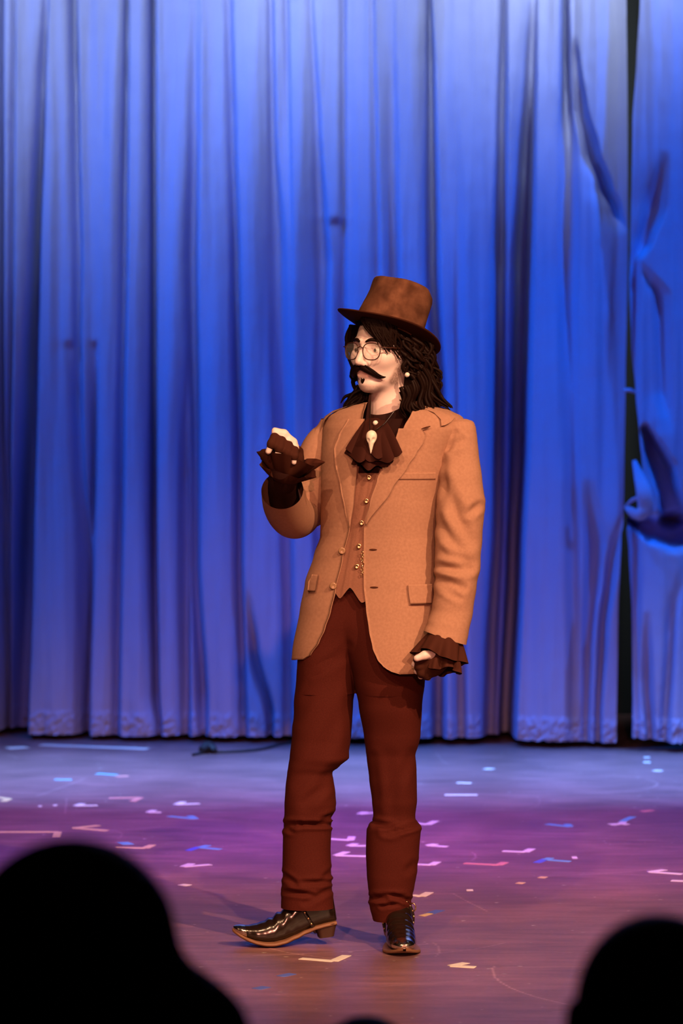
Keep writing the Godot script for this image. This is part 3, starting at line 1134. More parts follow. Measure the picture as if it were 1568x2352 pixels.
# ---- face: eyes, brows, moustache, glasses, earring
func face(who: Node3D, head: Transform3D) -> void:
	for s: float in [-1.0, 1.0]:
		var e := part("eye", done(ball(head * Vector3(s * 0.0325, -0.002, 0.0715), Vector3.ONE * 0.0125)), M["eye white"], who)
		part("iris", done(ball(head * Vector3(s * 0.0325 - 0.001, -0.002, 0.0785), Vector3.ONE * 0.0066, 8, 12)), M["iris"], e)
		part("eyebrow", done(sweep([head * Vector3(s * 0.010, 0.020, 0.0975), head * Vector3(s * 0.024, 0.026, 0.0935), head * Vector3(s * 0.040, 0.024, 0.0815), head * Vector3(s * 0.050, 0.017, 0.070)], [0.0035, 0.0055, 0.0048, 0.0015], 16, 8, true, 0.8)), M["hair"], who)
	# moustache: two curling wings of many fine strands
	var b := buf()
	var r := RandomNumberGenerator.new()
	r.seed = 5
	for s: float in [-1.0, 1.0]:
		join(b, sweep([head * Vector3(s * 0.001, -0.050, 0.1015), head * Vector3(s * 0.014, -0.052, 0.1005), head * Vector3(s * 0.029, -0.061, 0.091), head * Vector3(s * 0.041, -0.070, 0.079), head * Vector3(s * 0.050, -0.073, 0.070), head * Vector3(s * 0.057, -0.072, 0.064)], [0.0055, 0.0088, 0.0088, 0.0066, 0.0040, 0.0012], 24, 10))
		for k in 26:
			var o := Vector3(r.randf_range(-1, 1), r.randf_range(-1, 1), r.randf_range(0, 1)) * 0.0062
			var x0 := r.randf_range(0.0, 0.018)
			join(b, sweep([head * (Vector3(s * x0, -0.047, 0.1015) + o), head * (Vector3(s * (x0 + 0.012), -0.053, 0.098) + o), head * (Vector3(s * (x0 + 0.025), -0.063, 0.088) + o * 0.8), head * (Vector3(s * (x0 + 0.036), -0.071, 0.077) + o * 0.4)], [0.0012, 0.0015, 0.0013, 0.0005], 8, 5))
	part("moustache", done(b), M["hair"], who, "thick dark moustache with drooping wings")
	b = buf()
	for k in 22:
		var o := Vector3(r.randf_range(-1, 1) * 0.0065, r.randf_range(-1, 1) * 0.004, r.randf_range(0, 1) * 0.002)
		join(b, sweep([head * (Vector3(0, -0.0795, 0.0905) + o), head * (Vector3(0, -0.086, 0.0915) + o * 0.6), head * (Vector3(0, -0.092, 0.091) + o * 0.2)], [0.0016, 0.0018, 0.0006], 5, 5))
	part("chin_tuft", done(b), M["hair"], who)
	# glasses
	var gl := Node3D.new()
	gl.name = "glasses"
	who.add_child(gl, true)
	gl.position = -who.position
	gl.set_meta("label", "thin dark framed glasses")
	for s: float in [-1.0, 1.0]:
		var c := Vector3(s * 0.034, -0.006, 0.1065)
		var inward := Vector3(0.0, 0, -0.16)
		var rim := []
		var rad := []
		for k in 25:
			var a := TAU * k / 24.0
			var q := Vector3(signf(cos(a)) * pow(absf(cos(a)), 0.72) * 0.0255, signf(sin(a)) * pow(absf(sin(a)), 0.78) * 0.0225, 0)
			q.x *= 1.0 - 0.10 * (1.0 if q.y < 0.0 else 0.0) * absf(q.y) / 0.0225
			q.z = -absf(q.x * s + 0.0255) * 0.20
			rim.append(head * (c + q))
			rad.append(0.0015)
		var fr := part("rim", done(sweep(rim, rad, 73, 7, false)), M["glasses frame"], gl)
		fr.position = Vector3.ZERO
		var lens := buf()
		for k in 24:
			lens.v.append(rim[k])
		var centre := Vector3.ZERO
		for p in lens.v:
			centre += p
		lens.v.append(centre / 24.0 + head.basis.z * 0.0015)
		for k in 24:
			lens.i.append_array(PackedInt32Array([24, k, (k + 1) % 24]))
		var ln := part("lens", done(lens), M["spectacle glass"], gl)
		ln.position = Vector3.ZERO
		var tp := part("temple", done(sweep([head * Vector3(s * 0.0595, 0.006, 0.0965), head * Vector3(s * 0.074, 0.006, 0.085), head * Vector3(s * 0.080, 0.006, 0.03), head * Vector3(s * 0.081, 0.004, -0.01)], [0.0016, 0.0018, 0.0018, 0.0016], 14, 7)), M["glasses frame"], gl)
		tp.position = Vector3.ZERO
	var br := part("bridge", done(sweep([head * Vector3(-0.0088, 0.003, 0.1065), head * Vector3(0, 0.006, 0.1095), head * Vector3(0.0088, 0.003, 0.1065)], [0.0016, 0.0016, 0.0016], 10, 7)), M["glasses frame"], gl)
	br.position = Vector3.ZERO
	part("earring", done(ball(P(935, 861, 0.082), Vector3.ONE * 0.0068)), M["pearl"], who, "small pale pearl earring")


# ---- hair: wavy locks
func hair(who: Node3D, head: Transform3D) -> void:
	var b := buf()
	var r := RandomNumberGenerator.new()
	r.seed = 12
	# cap under the hat
	var f := field(Vector3(-0.115, -0.13, -0.135), Vector3(0.115, 0.13, 0.12), 0.006)
	bone(f, Vector3(0, 0.05, -0.022), Vector3(0, 0.05, -0.022), 0.098, 0.098, 0.02, Vector3(1.16, 1.05, 0.93))
	bone(f, Vector3(0, -0.03, -0.065), Vector3(0, -0.11, -0.07), 0.066, 0.055, 0.03, Vector3(0.86, 1, 1.1))
	bone(f, Vector3(0.074, 0.0, -0.028), Vector3(0.076, -0.10, -0.035), 0.028, 0.026, 0.03)
	bone(f, Vector3(-0.074, 0.0, -0.028), Vector3(-0.076, -0.10, -0.035), 0.028, 0.026, 0.03)
	bone(f, Vector3(0, -0.02, 0.075), Vector3(0, 0.035, 0.085), 0.062, 0.05, 0.01, Vector3(0.95, 1, 1), true)
	var cap := net(f, head)
	join(b, cap)
	# [count, root lo, root hi, then offsets of the path, thickness]
	for s: float in [1.0, -1.0]:
		var n := 95 if s > 0 else 55
		for k in n:
			var z := r.randf_range(-0.105, 0.040)
			var fr := clampf((z + 0.105) / 0.145, 0.0, 1.0)
			var x := s * (0.060 + 0.022 * sin(PI * fr)) + r.randf_range(-0.006, 0.010) * s
			var y := r.randf_range(0.0, 0.055)
			var lng := (r.randf_range(0.11, 0.205) if fr < 0.72 else r.randf_range(0.06, 0.12)) * (1.0 if s > 0 else 0.95)
			var pts := []
			var rad := []
			var ph := r.randf() * TAU
			var amp := r.randf_range(0.004, 0.010)
			var rr := r.randf_range(0.0038, 0.0068)
			for i in 9:
				var t := i / 8.0
				var out := s * 0.026 * sin(minf(t * 1.6, 1.0) * PI * 0.5)
				var p := Vector3(x + out * (0.6 + 0.4 * fr) + s * 0.008 * t, y - lng * t, z - 0.022 * t * fr - 0.015 * t)
				p += Vector3(sin(ph + t * 9.0) * amp, 0, cos(ph * 1.3 + t * 9.0) * amp) * minf(t * 3.0, 1.0)
				if t > 0.75:
					p += Vector3(s * 0.02 * (t - 0.75) * 2.0, 0.012 * (t - 0.75) * 4.0, 0.0)
				pts.append(head * p)
				rad.append(rr * (1.0 if t < 0.7 else 1.0 - (t - 0.7) * 2.6))
			join(b, sweep(pts, rad, 22, 6))
	# back of the head
	for k in 50:
		var a := r.randf_range(-1.0, 1.0)
		var pts := []
		var rad := []
		var ph := r.randf() * TAU
		var lng := r.randf_range(0.14, 0.21)
		for i in 9:
			var t := i / 8.0
			var p := Vector3(sin(a) * (0.085 + 0.02 * t), 0.045 - lng * t, -0.025 - cos(a) * (0.088 + 0.012 * sin(t * PI)))
			p += Vector3(sin(ph + t * 8.0), 0, cos(ph + t * 8.0)) * 0.007 * minf(t * 3.0, 1.0)
			pts.append(head * p)
			rad.append(0.006 * (1.0 if t < 0.7 else 1.0 - (t - 0.7) * 2.6))
		join(b, sweep(pts, rad, 20, 6))
	# curls that end on the shoulders: [picture points, z]
	for c in [[[[975, 850], [990, 880], [985, 915], [992, 940], [978, 955], [965, 948]], 0.07], [[[955, 860], [968, 890], [960, 920], [972, 945], [988, 950], [990, 935]], 0.09],
			[[[985, 860], [998, 890], [1005, 912], [1020, 925], [1032, 938]], 0.03], [[[985, 870], [1000, 900], [1012, 918], [1034, 936]], 0.05], [[[970, 880], [985, 905], [1002, 918], [1026, 934]], 0.06],
			[[[945, 880], [950, 905], [942, 928], [950, 945], [964, 952]], 0.10], [[[930, 890], [936, 912], [928, 935], [938, 950]], 0.105],
			[[[838, 880], [828, 902], [812, 912], [798, 926], [790, 938]], -0.05], [[[842, 890], [836, 912], [818, 924], [804, 940], [796, 944]], -0.03], [[[846, 900], [842, 922], [828, 936], [812, 944]], -0.01],
			[[[834, 890], [820, 905], [802, 914], [792, 930]], -0.07], [[[838, 905], [824, 922], [808, 932], [800, 946]], -0.02]]:
		for j in 5:
			var pts := []
			var rad := []
			var o := Vector3(r.randf_range(-1, 1), r.randf_range(-1, 1), r.randf_range(-1, 1)) * 0.011
			for q in c[0]:
				pts.append(P(q[0], q[1], c[1]) + o + Vector3(r.randf_range(-1, 1), r.randf_range(-1, 1), r.randf_range(-1, 1)) * 0.003)
				rad.append(0.0062)
			rad[-1] = 0.0015
			rad[-2] = 0.0045
			join(b, sweep(pts, rad, 22, 6))
	# fringe swept over the near temple
	for k in 46:
		var t0 := r.randf()
		var x0 := lerpf(0.0, 0.07, t0) + r.randf_range(-0.004, 0.004)
		var top := 0.084 - 0.006 * t0
		var pts := []
		var rad := []
		var drop := r.randf_range(0.046, 0.068) * (0.8 + 0.9 * t0)
		var ph := r.randf() * TAU
		for i in 7:
			var t := i / 6.0
			var x := x0 + 0.030 * t * (1.0 - 0.4 * t0) + 0.005 * sin(ph + t * 5.0)
			var zz := sqrt(maxf(0.0, 1.0 - pow(minf(absf(x) / 0.088, 1.0), 2.0))) * 0.098 + 0.008
			pts.append(head * Vector3(x, top - drop * t, zz - 0.004 * t))
			rad.append(0.0048 * (1.0 - 0.75 * t * t))
		join(b, sweep(pts, rad, 14, 6))
	# and the far temple
	for k in 26:
		var z0 := r.randf_range(0.010, 0.062)
		var lng := r.randf_range(0.08, 0.15)
		var ph := r.randf() * TAU
		var pts := []
		var rad := []
		for i in 7:
			var t := i / 6.0
			pts.append(head * Vector3(-0.074 - 0.016 * sin(t * PI) + 0.004 * sin(ph + t * 7.0), 0.065 - lng * t, z0 - 0.02 * t + 0.004 * cos(ph + t * 7.0)))
			rad.append(0.006 * (1.0 - 0.7 * t * t))
		join(b, sweep(pts, rad, 14, 6))
	part("hair", done(b), M["hair"], who, "long dark wavy hair falling to the shoulders")


# ---- top hat
func top_hat(who: Node3D, head: Transform3D) -> void:
	var hat := Node3D.new()
	hat.name = "top_hat"
	who.add_child(hat, true)
	hat.position = -who.position
	hat.set_meta("label", "brown suede top hat with a dark curled brim")
	# tipped back: its axis leans away from the face
	var yaw := head.basis.orthonormalized()
	var xf := Transform3D(yaw * Basis(Vector3.RIGHT, -0.34) * Basis(Vector3.BACK, -0.10), P(889, 769, -0.01))
	var b := buf()
	var seg := 64
	var prof := [[0.096, 0.004], [0.0965, 0.01], [0.094, 0.03], [0.091, 0.06], [0.0885, 0.10], [0.0875, 0.128], [0.0855, 0.137], [0.081, 0.1425], [0.071, 0.145], [0.04, 0.1445], [0.0, 0.144]]
	for p in prof:
		for s in seg:
			var a := TAU * s / seg
			var dent := 0.0025 * sin(a * 3.0 + p[1] * 40.0) + 0.0015 * sin(a * 7.0 - p[1] * 30.0)
			b.v.append(xf * Vector3(cos(a) * (p[0] * 0.93 + dent), p[1] + 0.004 * cos(a * 2.0) * (p[1] / 0.11), sin(a) * (p[0] * 1.04 + dent)))
	grid_idx(b, 0, prof.size(), seg, true, true)
	var cr_ := part("crown", done(b), M["brown suede"], hat)
	cr_.position = Vector3.ZERO
	# brim: rolled up at the sides, dipping at front and back
	b = buf()
	var ring := [[0.090, 0.004], [0.104, 0.005], [0.122, 0.005], [0.140, 0.006], [0.151, 0.009], [0.1535, 0.0115], [0.152, 0.0135], [0.148, 0.0122], [0.138, 0.0095], [0.120, 0.0085], [0.100, 0.0085], [0.090, 0.0085]]
	for p in ring:
		for s in seg:
			var a := TAU * s / seg
			var out: float = (p[0] - 0.090) / 0.06
			var side := cos(a) * cos(a)
			var lift := out * (0.014 * side - 0.006 * (1.0 - side))
			b.v.append(xf * Vector3(cos(a) * (p[0] * 0.93 - 0.006 * out * side), p[1] + lift, sin(a) * (p[0] * 1.04 + 0.002)))
	grid_idx(b, 0, ring.size(), seg, true, false)
	var bm := part("brim", done(b), M["dark suede"], hat)
	bm.position = Vector3.ZERO
	b = buf()
	for p in [[0.0972, 0.006], [0.0985, 0.009], [0.0965, 0.022], [0.0945, 0.023]]:
		for s in seg:
			var a := TAU * s / seg
			b.v.append(xf * Vector3(cos(a) * p[0] * 0.935, p[1], sin(a) * p[0] * 1.045))
	grid_idx(b, 0, 4, seg, true, true)
	var bd := part("hat_band", done(b), M["brown suede"], hat)
	bd.position = Vector3.ZERO


# ---- trousers
func leg_rows(rows: Array, n: int, seg: int, fat_all: float, deep := []) -> Dictionary:
	# rows of [picture row, left edge, right edge, z]; fat = depth over width
	var b := buf()
	for k in n:
		var t := float(k) / (n - 1)
		var py := lerpf(rows[0][0], rows[-1][0], t)
		var l := key(rows, py, 1)
		var r := key(rows, py, 2)
		var z := key(rows, py, 3)
		var fat := key(deep, py) if deep.size() else fat_all
		var c := P((l + r) / 2.0, py, z)
		var h := (r - l) / 2.0 / FOCAL * (CAM_Z - z)
		for s in seg:
			var a := TAU * s / seg
			b.v.append(c + Vector3(signf(cos(a)) * pow(absf(cos(a)), 0.9) * h, 0, signf(sin(a)) * pow(absf(sin(a)), 0.9) * h * fat))
	grid_idx(b, 0, n, seg, true, true)
	return b


func reach(c: Vector2, d: Vector2, poly: PackedVector2Array) -> float:
	# how far from c along d the outline lies (0 where the ray misses it)
	var best := 0.0
	var n := poly.size()
	for k in n:
		var hit = Geometry2D.segment_intersects_segment(c, c + d, poly[k], poly[(k + 1) % n])
		if hit != null:
			best = maxf(best, c.distance_to(hit))
	return best


func trousers(who: Node3D) -> void:
	var b := buf()
	# performer's right leg
	var lr := leg_rows([[1320, 722, 835, -0.035], [1380, 706, 830, -0.035], [1440, 692, 825, -0.032], [1510, 683, 818, -0.03], [1560, 680, 818, -0.028], [1620, 675, 812, -0.02], [1690, 670, 808, -0.01], [1740, 665, 801, -0.005], [1760, 662, 778, 0.0], [1775, 660, 764, 0.0], [1810, 656, 768, 0.0],
		[1845, 653, 772, 0.0], [1868, 653, 768, 0.0], [1882, 652, 760, 0.0], [1890, 650, 762, 0.0], [1900, 650, 761, 0.0], [1950, 649, 759, 0.0], [2000, 648, 761, 0.0], [2040, 647, 763, 0.0], [2075, 645, 766, 0.0], [2084, 645, 767, 0.0]], 190, 60, 0.95, [[1320, 1.2], [1400, 1.25], [1510, 1.2], [1620, 1.08], [1700, 0.95], [2100, 0.95]])
	var lr0 := [lr.v.duplicate(), 2084.0]
	creased(lr, [[652, 1896, 690, 1893, 6, 0.012], [690, 1893, 762, 1893, 5, 0.014], [655, 1905, 672, 1908, 5, 0.008], [740, 1884, 768, 1872, 6, 0.008],
		[695, 2028, 760, 2026, 5, 0.009], [655, 2048, 715, 2055, 5, 0.010], [650, 2010, 680, 2030, 6, 0.006], [700, 2075, 762, 2040, 6, 0.007], [740, 2020, 762, 2000, 6, 0.005],
		[730, 1560, 680, 1650, 12, 0.003], [795, 1620, 690, 1800, 16, 0.004], [808, 1560, 800, 1720, 12, 0.004], [762, 1772, 700, 1850, 12, 0.005], [768, 1800, 700, 1840, 9, 0.003]])
	# performer's left leg
	var ll := leg_rows([[1320, 800, 968, 0.015], [1380, 800, 973, 0.018], [1440, 800, 976, 0.02], [1510, 806, 977, 0.02], [1560, 812, 976, 0.02], [1620, 824, 969, 0.02], [1690, 836, 965, 0.015], [1735, 842, 953, 0.012], [1790, 848, 956, 0.01], [1840, 854, 957, 0.005],
		[1870, 857, 953, 0.0], [1886, 857, 953, 0.0], [1894, 849, 966, 0.0], [1905, 842, 966, 0.0], [1960, 840, 962, 0.0], [2010, 842, 956, 0.0], [2040, 845, 951, 0.0], [2054, 848, 947, 0.0], [2066, 846, 945, 0.0], [2085, 849, 943, 0.0], [2109, 855, 938, 0.0], [2114, 857, 937, 0.0]], 190, 60, 0.95, [[1320, 0.92], [1400, 0.98], [1510, 1.05], [1620, 1.05], [1700, 0.95], [2100, 0.95]])
	var ll0 := [ll.v.duplicate(), 2114.0]
	creased(ll, [[862, 1893, 900, 1898, 6, 0.011], [885, 1912, 905, 1912, 7, 0.010], [905, 1910, 960, 1895, 5, 0.013], [850, 2063, 885, 2064, 5, 0.011], [860, 2056, 930, 2056, 4, 0.006], [905, 2060, 940, 2068, 5, 0.010], [875, 2082, 915, 2076, 4, 0.008],
		[856, 1740, 870, 1880, 10, 0.004], [895, 1745, 900, 1890, 16, 0.004], [880, 1600, 885, 1880, 30, 0.003], [945, 1730, 890, 1850, 10, 0.003], [935, 2000, 950, 1985, 8, 0.004]])
	# hips: each row is the outline round both legs, which parts into two towards the crotch
	var n := 46
	var seg := 96
	for r in n:
		var py := lerpf(1322, 1592, r / (n - 1.0))
		var split := smoothstep(1400.0, 1585.0, py)
		var polys := []
		var both := PackedVector2Array()
		for src in [lr0, ll0]:
			var row: int = clampi(roundi((py - 1320.0) / (src[1] - 1320.0) * 189.0), 0, 189)
			var poly := PackedVector2Array()
			for k in 60:
				var q: Vector3 = src[0][row * 60 + k]
				poly.append(Vector2(q.x, q.z))
			polys.append(poly)
			both.append_array(poly)
		var hull := Geometry2D.convex_hull(both)
		var mid := P(817, py, -0.01)
		var c := Vector2(mid.x, mid.z)
		for k in seg:
			var d := Vector2.from_angle(TAU * k / seg)
			var u := maxf(reach(c, d, polys[0]), reach(c, d, polys[1]))
			var h := reach(c, d, hull)
			var rad := lerpf(h, maxf(u, h * 0.12), split)
			b.v.append(Vector3(c.x + d.x * rad, mid.y, c.y + d.y * rad))
	grid_idx(b, 0, n, seg, true, true)
	creased(b, [[720, 1545, 790, 1505, 9, 0.004], [735, 1530, 800, 1480, 7, 0.003]])
	join(b, lr)
	join(b, ll)
	var t := part("trousers", done(b), M["dark trouser cloth"], who, "dark trousers wrinkled over the boots")
	var belt := patch([[1340, 790], [1352, 790]], [[1340, 850], [1352, 850]], 1337, 1351, 6, 20, -0.008, 0.004)
	part("belt", done(belt), M["boot leather"], t)


# ---- waistcoat
func waistcoat(who: Node3D) -> void:
	var b := buf()
	var rows := 60
	var cols := 40
	var hem := [[740, 1340], [772, 1356], [785, 1371], [808, 1345], [836, 1379], [860, 1366], [900, 1350]]
	for r in rows:
		for c in cols:
			var px := lerpf(756, 890, float(c) / (cols - 1))
			# the hem points are cut where the two fronts part
			var low := key(hem, px)
			var py := lerpf(1005, low, float(r) / (rows - 1))
			b.v.append(torso_at(px - 0.03 * (py - 1200.0), py, -0.003 + (0.002 if px > 822 - 0.16 * (py - 1150) else 0.0)))
	grid_idx(b, 0, rows, cols, false)
	creased(b, [[848, 1090, 806, 1345, 2.5, 0.0015]])
	var v := part("waistcoat", done(b), M["tan waistcoat cloth"], who, "brown waistcoat with a row of small buttons")
	for p in [[847, 1095], [841, 1148], [830, 1198], [824, 1251], [819, 1297]]:
		var c := torso_at(p[0], p[1], 0.001)
		var n := (torso_at(p[0], p[1], 0.01) - torso_at(p[0], p[1], 0.0)).normalized()
		part("button", done(disc(c, n, 0.0068, 0.004)), M["brass"], v, "small shiny button")
	# watch chain: small links
	for k in 9:
		var c := torso_at(832.0 + 1.4 * sin(k * 2.0), 1266 + 6.0 * k, 0.006)
		part("chain_link", done(ring_link(c, 0.0032, 0.0009, k % 2 == 0)), M["brass"], v)


func disc(c: Vector3, n: Vector3, r: float, h: float) -> Dictionary:
	var x := n.cross(Vector3.UP).normalized()
	return lathe([[0.0, h * 0.75], [r * 0.55, h * 0.8], [r * 0.8, h], [r, h * 0.7], [r, 0.0]], Transform3D(Basis(x, n, x.cross(n)), c), 16)


func ring_link(c: Vector3, r: float, w: float, flat: bool) -> Dictionary:
	var p := []
	var q := []
	for k in 13:
		var a := TAU * k / 12.0
		p.append(c + Vector3(cos(a) * r * (1.0 if flat else 0.4), sin(a) * r * 1.3, sin(a) * 0.0 + cos(a) * r * (0.3 if flat else 1.0)))
		q.append(w)
	return sweep(p, q, 17, 6, false)


# ---- jacket
func jacket(who: Node3D) -> void:
	# front edges by picture row: performer's right front (seen left), performer's left front
	var fr := [[912, 846], [930, 840], [950, 834], [1000, 824], [1080, 818], [1150, 812], [1210, 803], [1280, 787], [1350, 771], [1400, 760], [1440, 748], [1470, 736], [1500, 718], [1512, 702]]
	var fl := [[912, 962], [930, 955], [950, 944], [980, 928], [1000, 914], [1060, 882], [1100, 866], [1150, 850], [1200, 837], [1270, 836], [1340, 836], [1390, 841], [1440, 848], [1480, 856], [1505, 866], [1522, 880], [1533, 898], [1538, 915]]
	var edges := {}
	var rows := 110
	var cols := 150
	var b := buf()
	for side in 2:
		for r in rows:
			var t := float(r) / (rows - 1)
			for c in cols:
				var s := float(c) / (cols - 1)
				# hem row: 1512 at the right front corner, 1538 at the left, back 1530
				var low := lerpf(1538, 1520, smoothstep(0.0, 0.6, s)) if s < 0.85 else lerpf(1520, 1512, (s - 0.85) / 0.15)
				var py := lerpf(914, low, t)
				var at := roundi(py * 2.0)
				if not edges.has(at):
					edges[at] = Vector2(angle_at(key(fl, py), py), angle_at(key(fr, py), py) + TAU)
				var a0: float = edges[at].x
				var a1: float = edges[at].y
				var th := lerpf(a0, a1, s)
				var off := 0.004 - (0.005 if side == 1 else 0.0)
				# the skirts hang away from the hips
				b.v.append(torso(py, th, off + 0.006 * smoothstep(1350.0, 1520.0, py)))
	grid_idx(b, 0, rows, cols, false, true)
	grid_idx(b, rows * cols, rows, cols, false, false)
	var n := rows * cols
	for r in rows - 1:
		for c in [0, cols - 1]:
			var p: int = r * cols + c
			quad(b, p, p + n, p + n + cols, p + cols, c == cols - 1)
	for c in cols - 1:
		var p: int = (rows - 1) * cols + c
		quad(b, p, p + n, p + n + 1, p + 1, true)
	creased(b, [[945, 1120, 965, 1165, 9, 0.0068], [900, 1160, 960, 1230, 16, 0.0068], [880, 1240, 960, 1300, 18, 0.0051], [770, 985, 790, 960, 8, 0.0068], [755, 1000, 770, 1060, 10, 0.0051], [770, 1105, 760, 1140, 10, 0.0068], [775, 1200, 745, 1260, 14, 0.0068],
		[905, 1090, 1000, 1082, 3, 0.0031], [905, 1105, 985, 1100, 3, 0.0031], [900, 1330, 860, 1300, 14, 0.0051], [900, 1440, 960, 1400, 16, 0.0051], [1030, 1000, 1010, 1060, 8, 0.0102]])
	var j := part("jacket", done(b), M["tan jacket cloth"], who, "tan single breasted jacket hanging open")
	# lapels
	var lap := patch([[960, 800], [1000, 778], [1030, 767], [1060, 769], [1120, 782], [1170, 792], [1208, 801]], [[960, 838], [1000, 827], [1080, 819], [1150, 813], [1208, 804]], 962, 1208, 44, 12, 0.0115, 0.004, 0.002)
	part("lapel", done(lap), M["tan jacket cloth"], j)
	lap = patch([[984, 915], [1010, 908], [1060, 882], [1100, 866], [1150, 850], [1202, 838]], [[984, 968], [998, 978], [1015, 972], [1040, 956], [1070, 936], [1120, 901], [1202, 842]], 984, 1202, 44, 14, 0.0115, 0.004, 0.002)
	part("lapel", done(lap), M["tan jacket cloth"], j)
	# collar: stands round the back of the neck and folds over
	b = buf()
	var m := 60
	for k in m:
		var t := float(k) / (m - 1)
		var th := lerpf(0.98, TAU - 0.98, t)
		var fall := smoothstep(0.0, 0.16, t) * smoothstep(1.0, 0.84, t)
		var lowp := lerpf(978.0, 940.0, fall)
		for q in 7:
			var u := q / 6.0
			var py := lerpf(lowp, 918.0 - 6.0 * fall, minf(u * 1.5, 1.0)) if u < 0.67 else lerpf(918.0 - 6.0 * fall, 926.0, (u - 0.67) * 3.0)
			b.v.append(torso(py, th, (0.012 if u < 0.67 else 0.004)))
	grid_idx(b, 0, m, 7, false, false)
	part("collar", done(b), M["tan jacket cloth"], j)
	# pocket flaps, breast welt, button holes, buttons
	part("pocket_flap", done(patch([[1336, 937], [1352, 938], [1380, 942]], [[1336, 1004], [1380, 1002]], 1336, 1380, 12, 14, 0.013, 0.005)), M["tan jacket cloth"], j)
	part("pocket_flap", done(patch([[1318, 716], [1335, 708], [1356, 706]], [[1318, 731], [1335, 728], [1356, 724]], 1318, 1356, 12, 8, 0.013, 0.005)), M["tan jacket cloth"], j)
	part("breast_pocket_welt", done(patch([[1084, 912], [1099, 912]], [[1078, 1000], [1095, 1000]], 1084, 1099, 6, 14, 0.0065, 0.003)), M["tan jacket cloth"], j)
	for p in [[848, 865, 1258, 1258.0], [850, 868, 1343, 1343.0], [968, 988, 985, 979.0]]:
		var q := []
		for k in 4:
			q.append(torso_at(lerpf(p[0], p[1], k / 3.0), lerpf(p[2], p[3], k / 3.0), 0.0052 if p[2] > 1000 else 0.013))
		part("buttonhole", done(sweep(q, [0.001, 0.0022, 0.0022, 0.001], 8, 6)), M["dark thread"], j)
	for p in [[785, 1262], [765, 1342]]:
		var c := torso_at(p[0], p[1], 0.005)
		var nn := (torso_at(p[0], p[1], 0.02) - torso_at(p[0], p[1], 0.0)).normalized()
		part("jacket_button", done(disc(c, nn, 0.0095, 0.005)), M["horn button"], j)


# ---- sleeves, frilled cuffs and gloves
func frill(c: Vector3, dir: Vector3, r0: float, r1: float, lng: float, waves: int, amp: float, sd: float) -> Dictionary:
	var b := buf()
	var x := dir.cross(Vector3.UP if absf(dir.y) < 0.8 else Vector3.BACK).normalized()
	var y := dir.cross(x)
	var seg := 120
	for k in 12:
		var t := k / 11.0
		for s in seg:
			var a := TAU * s / seg
			var w := sin(a * waves + sd) + 0.5 * sin(a * (waves * 2 - 1) + sd * 2.0)
			var rad := lerpf(r0, r1, pow(t, 0.8)) + amp * w * t
			b.v.append(c + (x * cos(a) + y * sin(a)) * rad + dir * (lng * t + amp * 0.7 * sin(a * waves * 0.5 + sd) * t))
	grid_idx(b, 0, 12, seg, true)
	return b


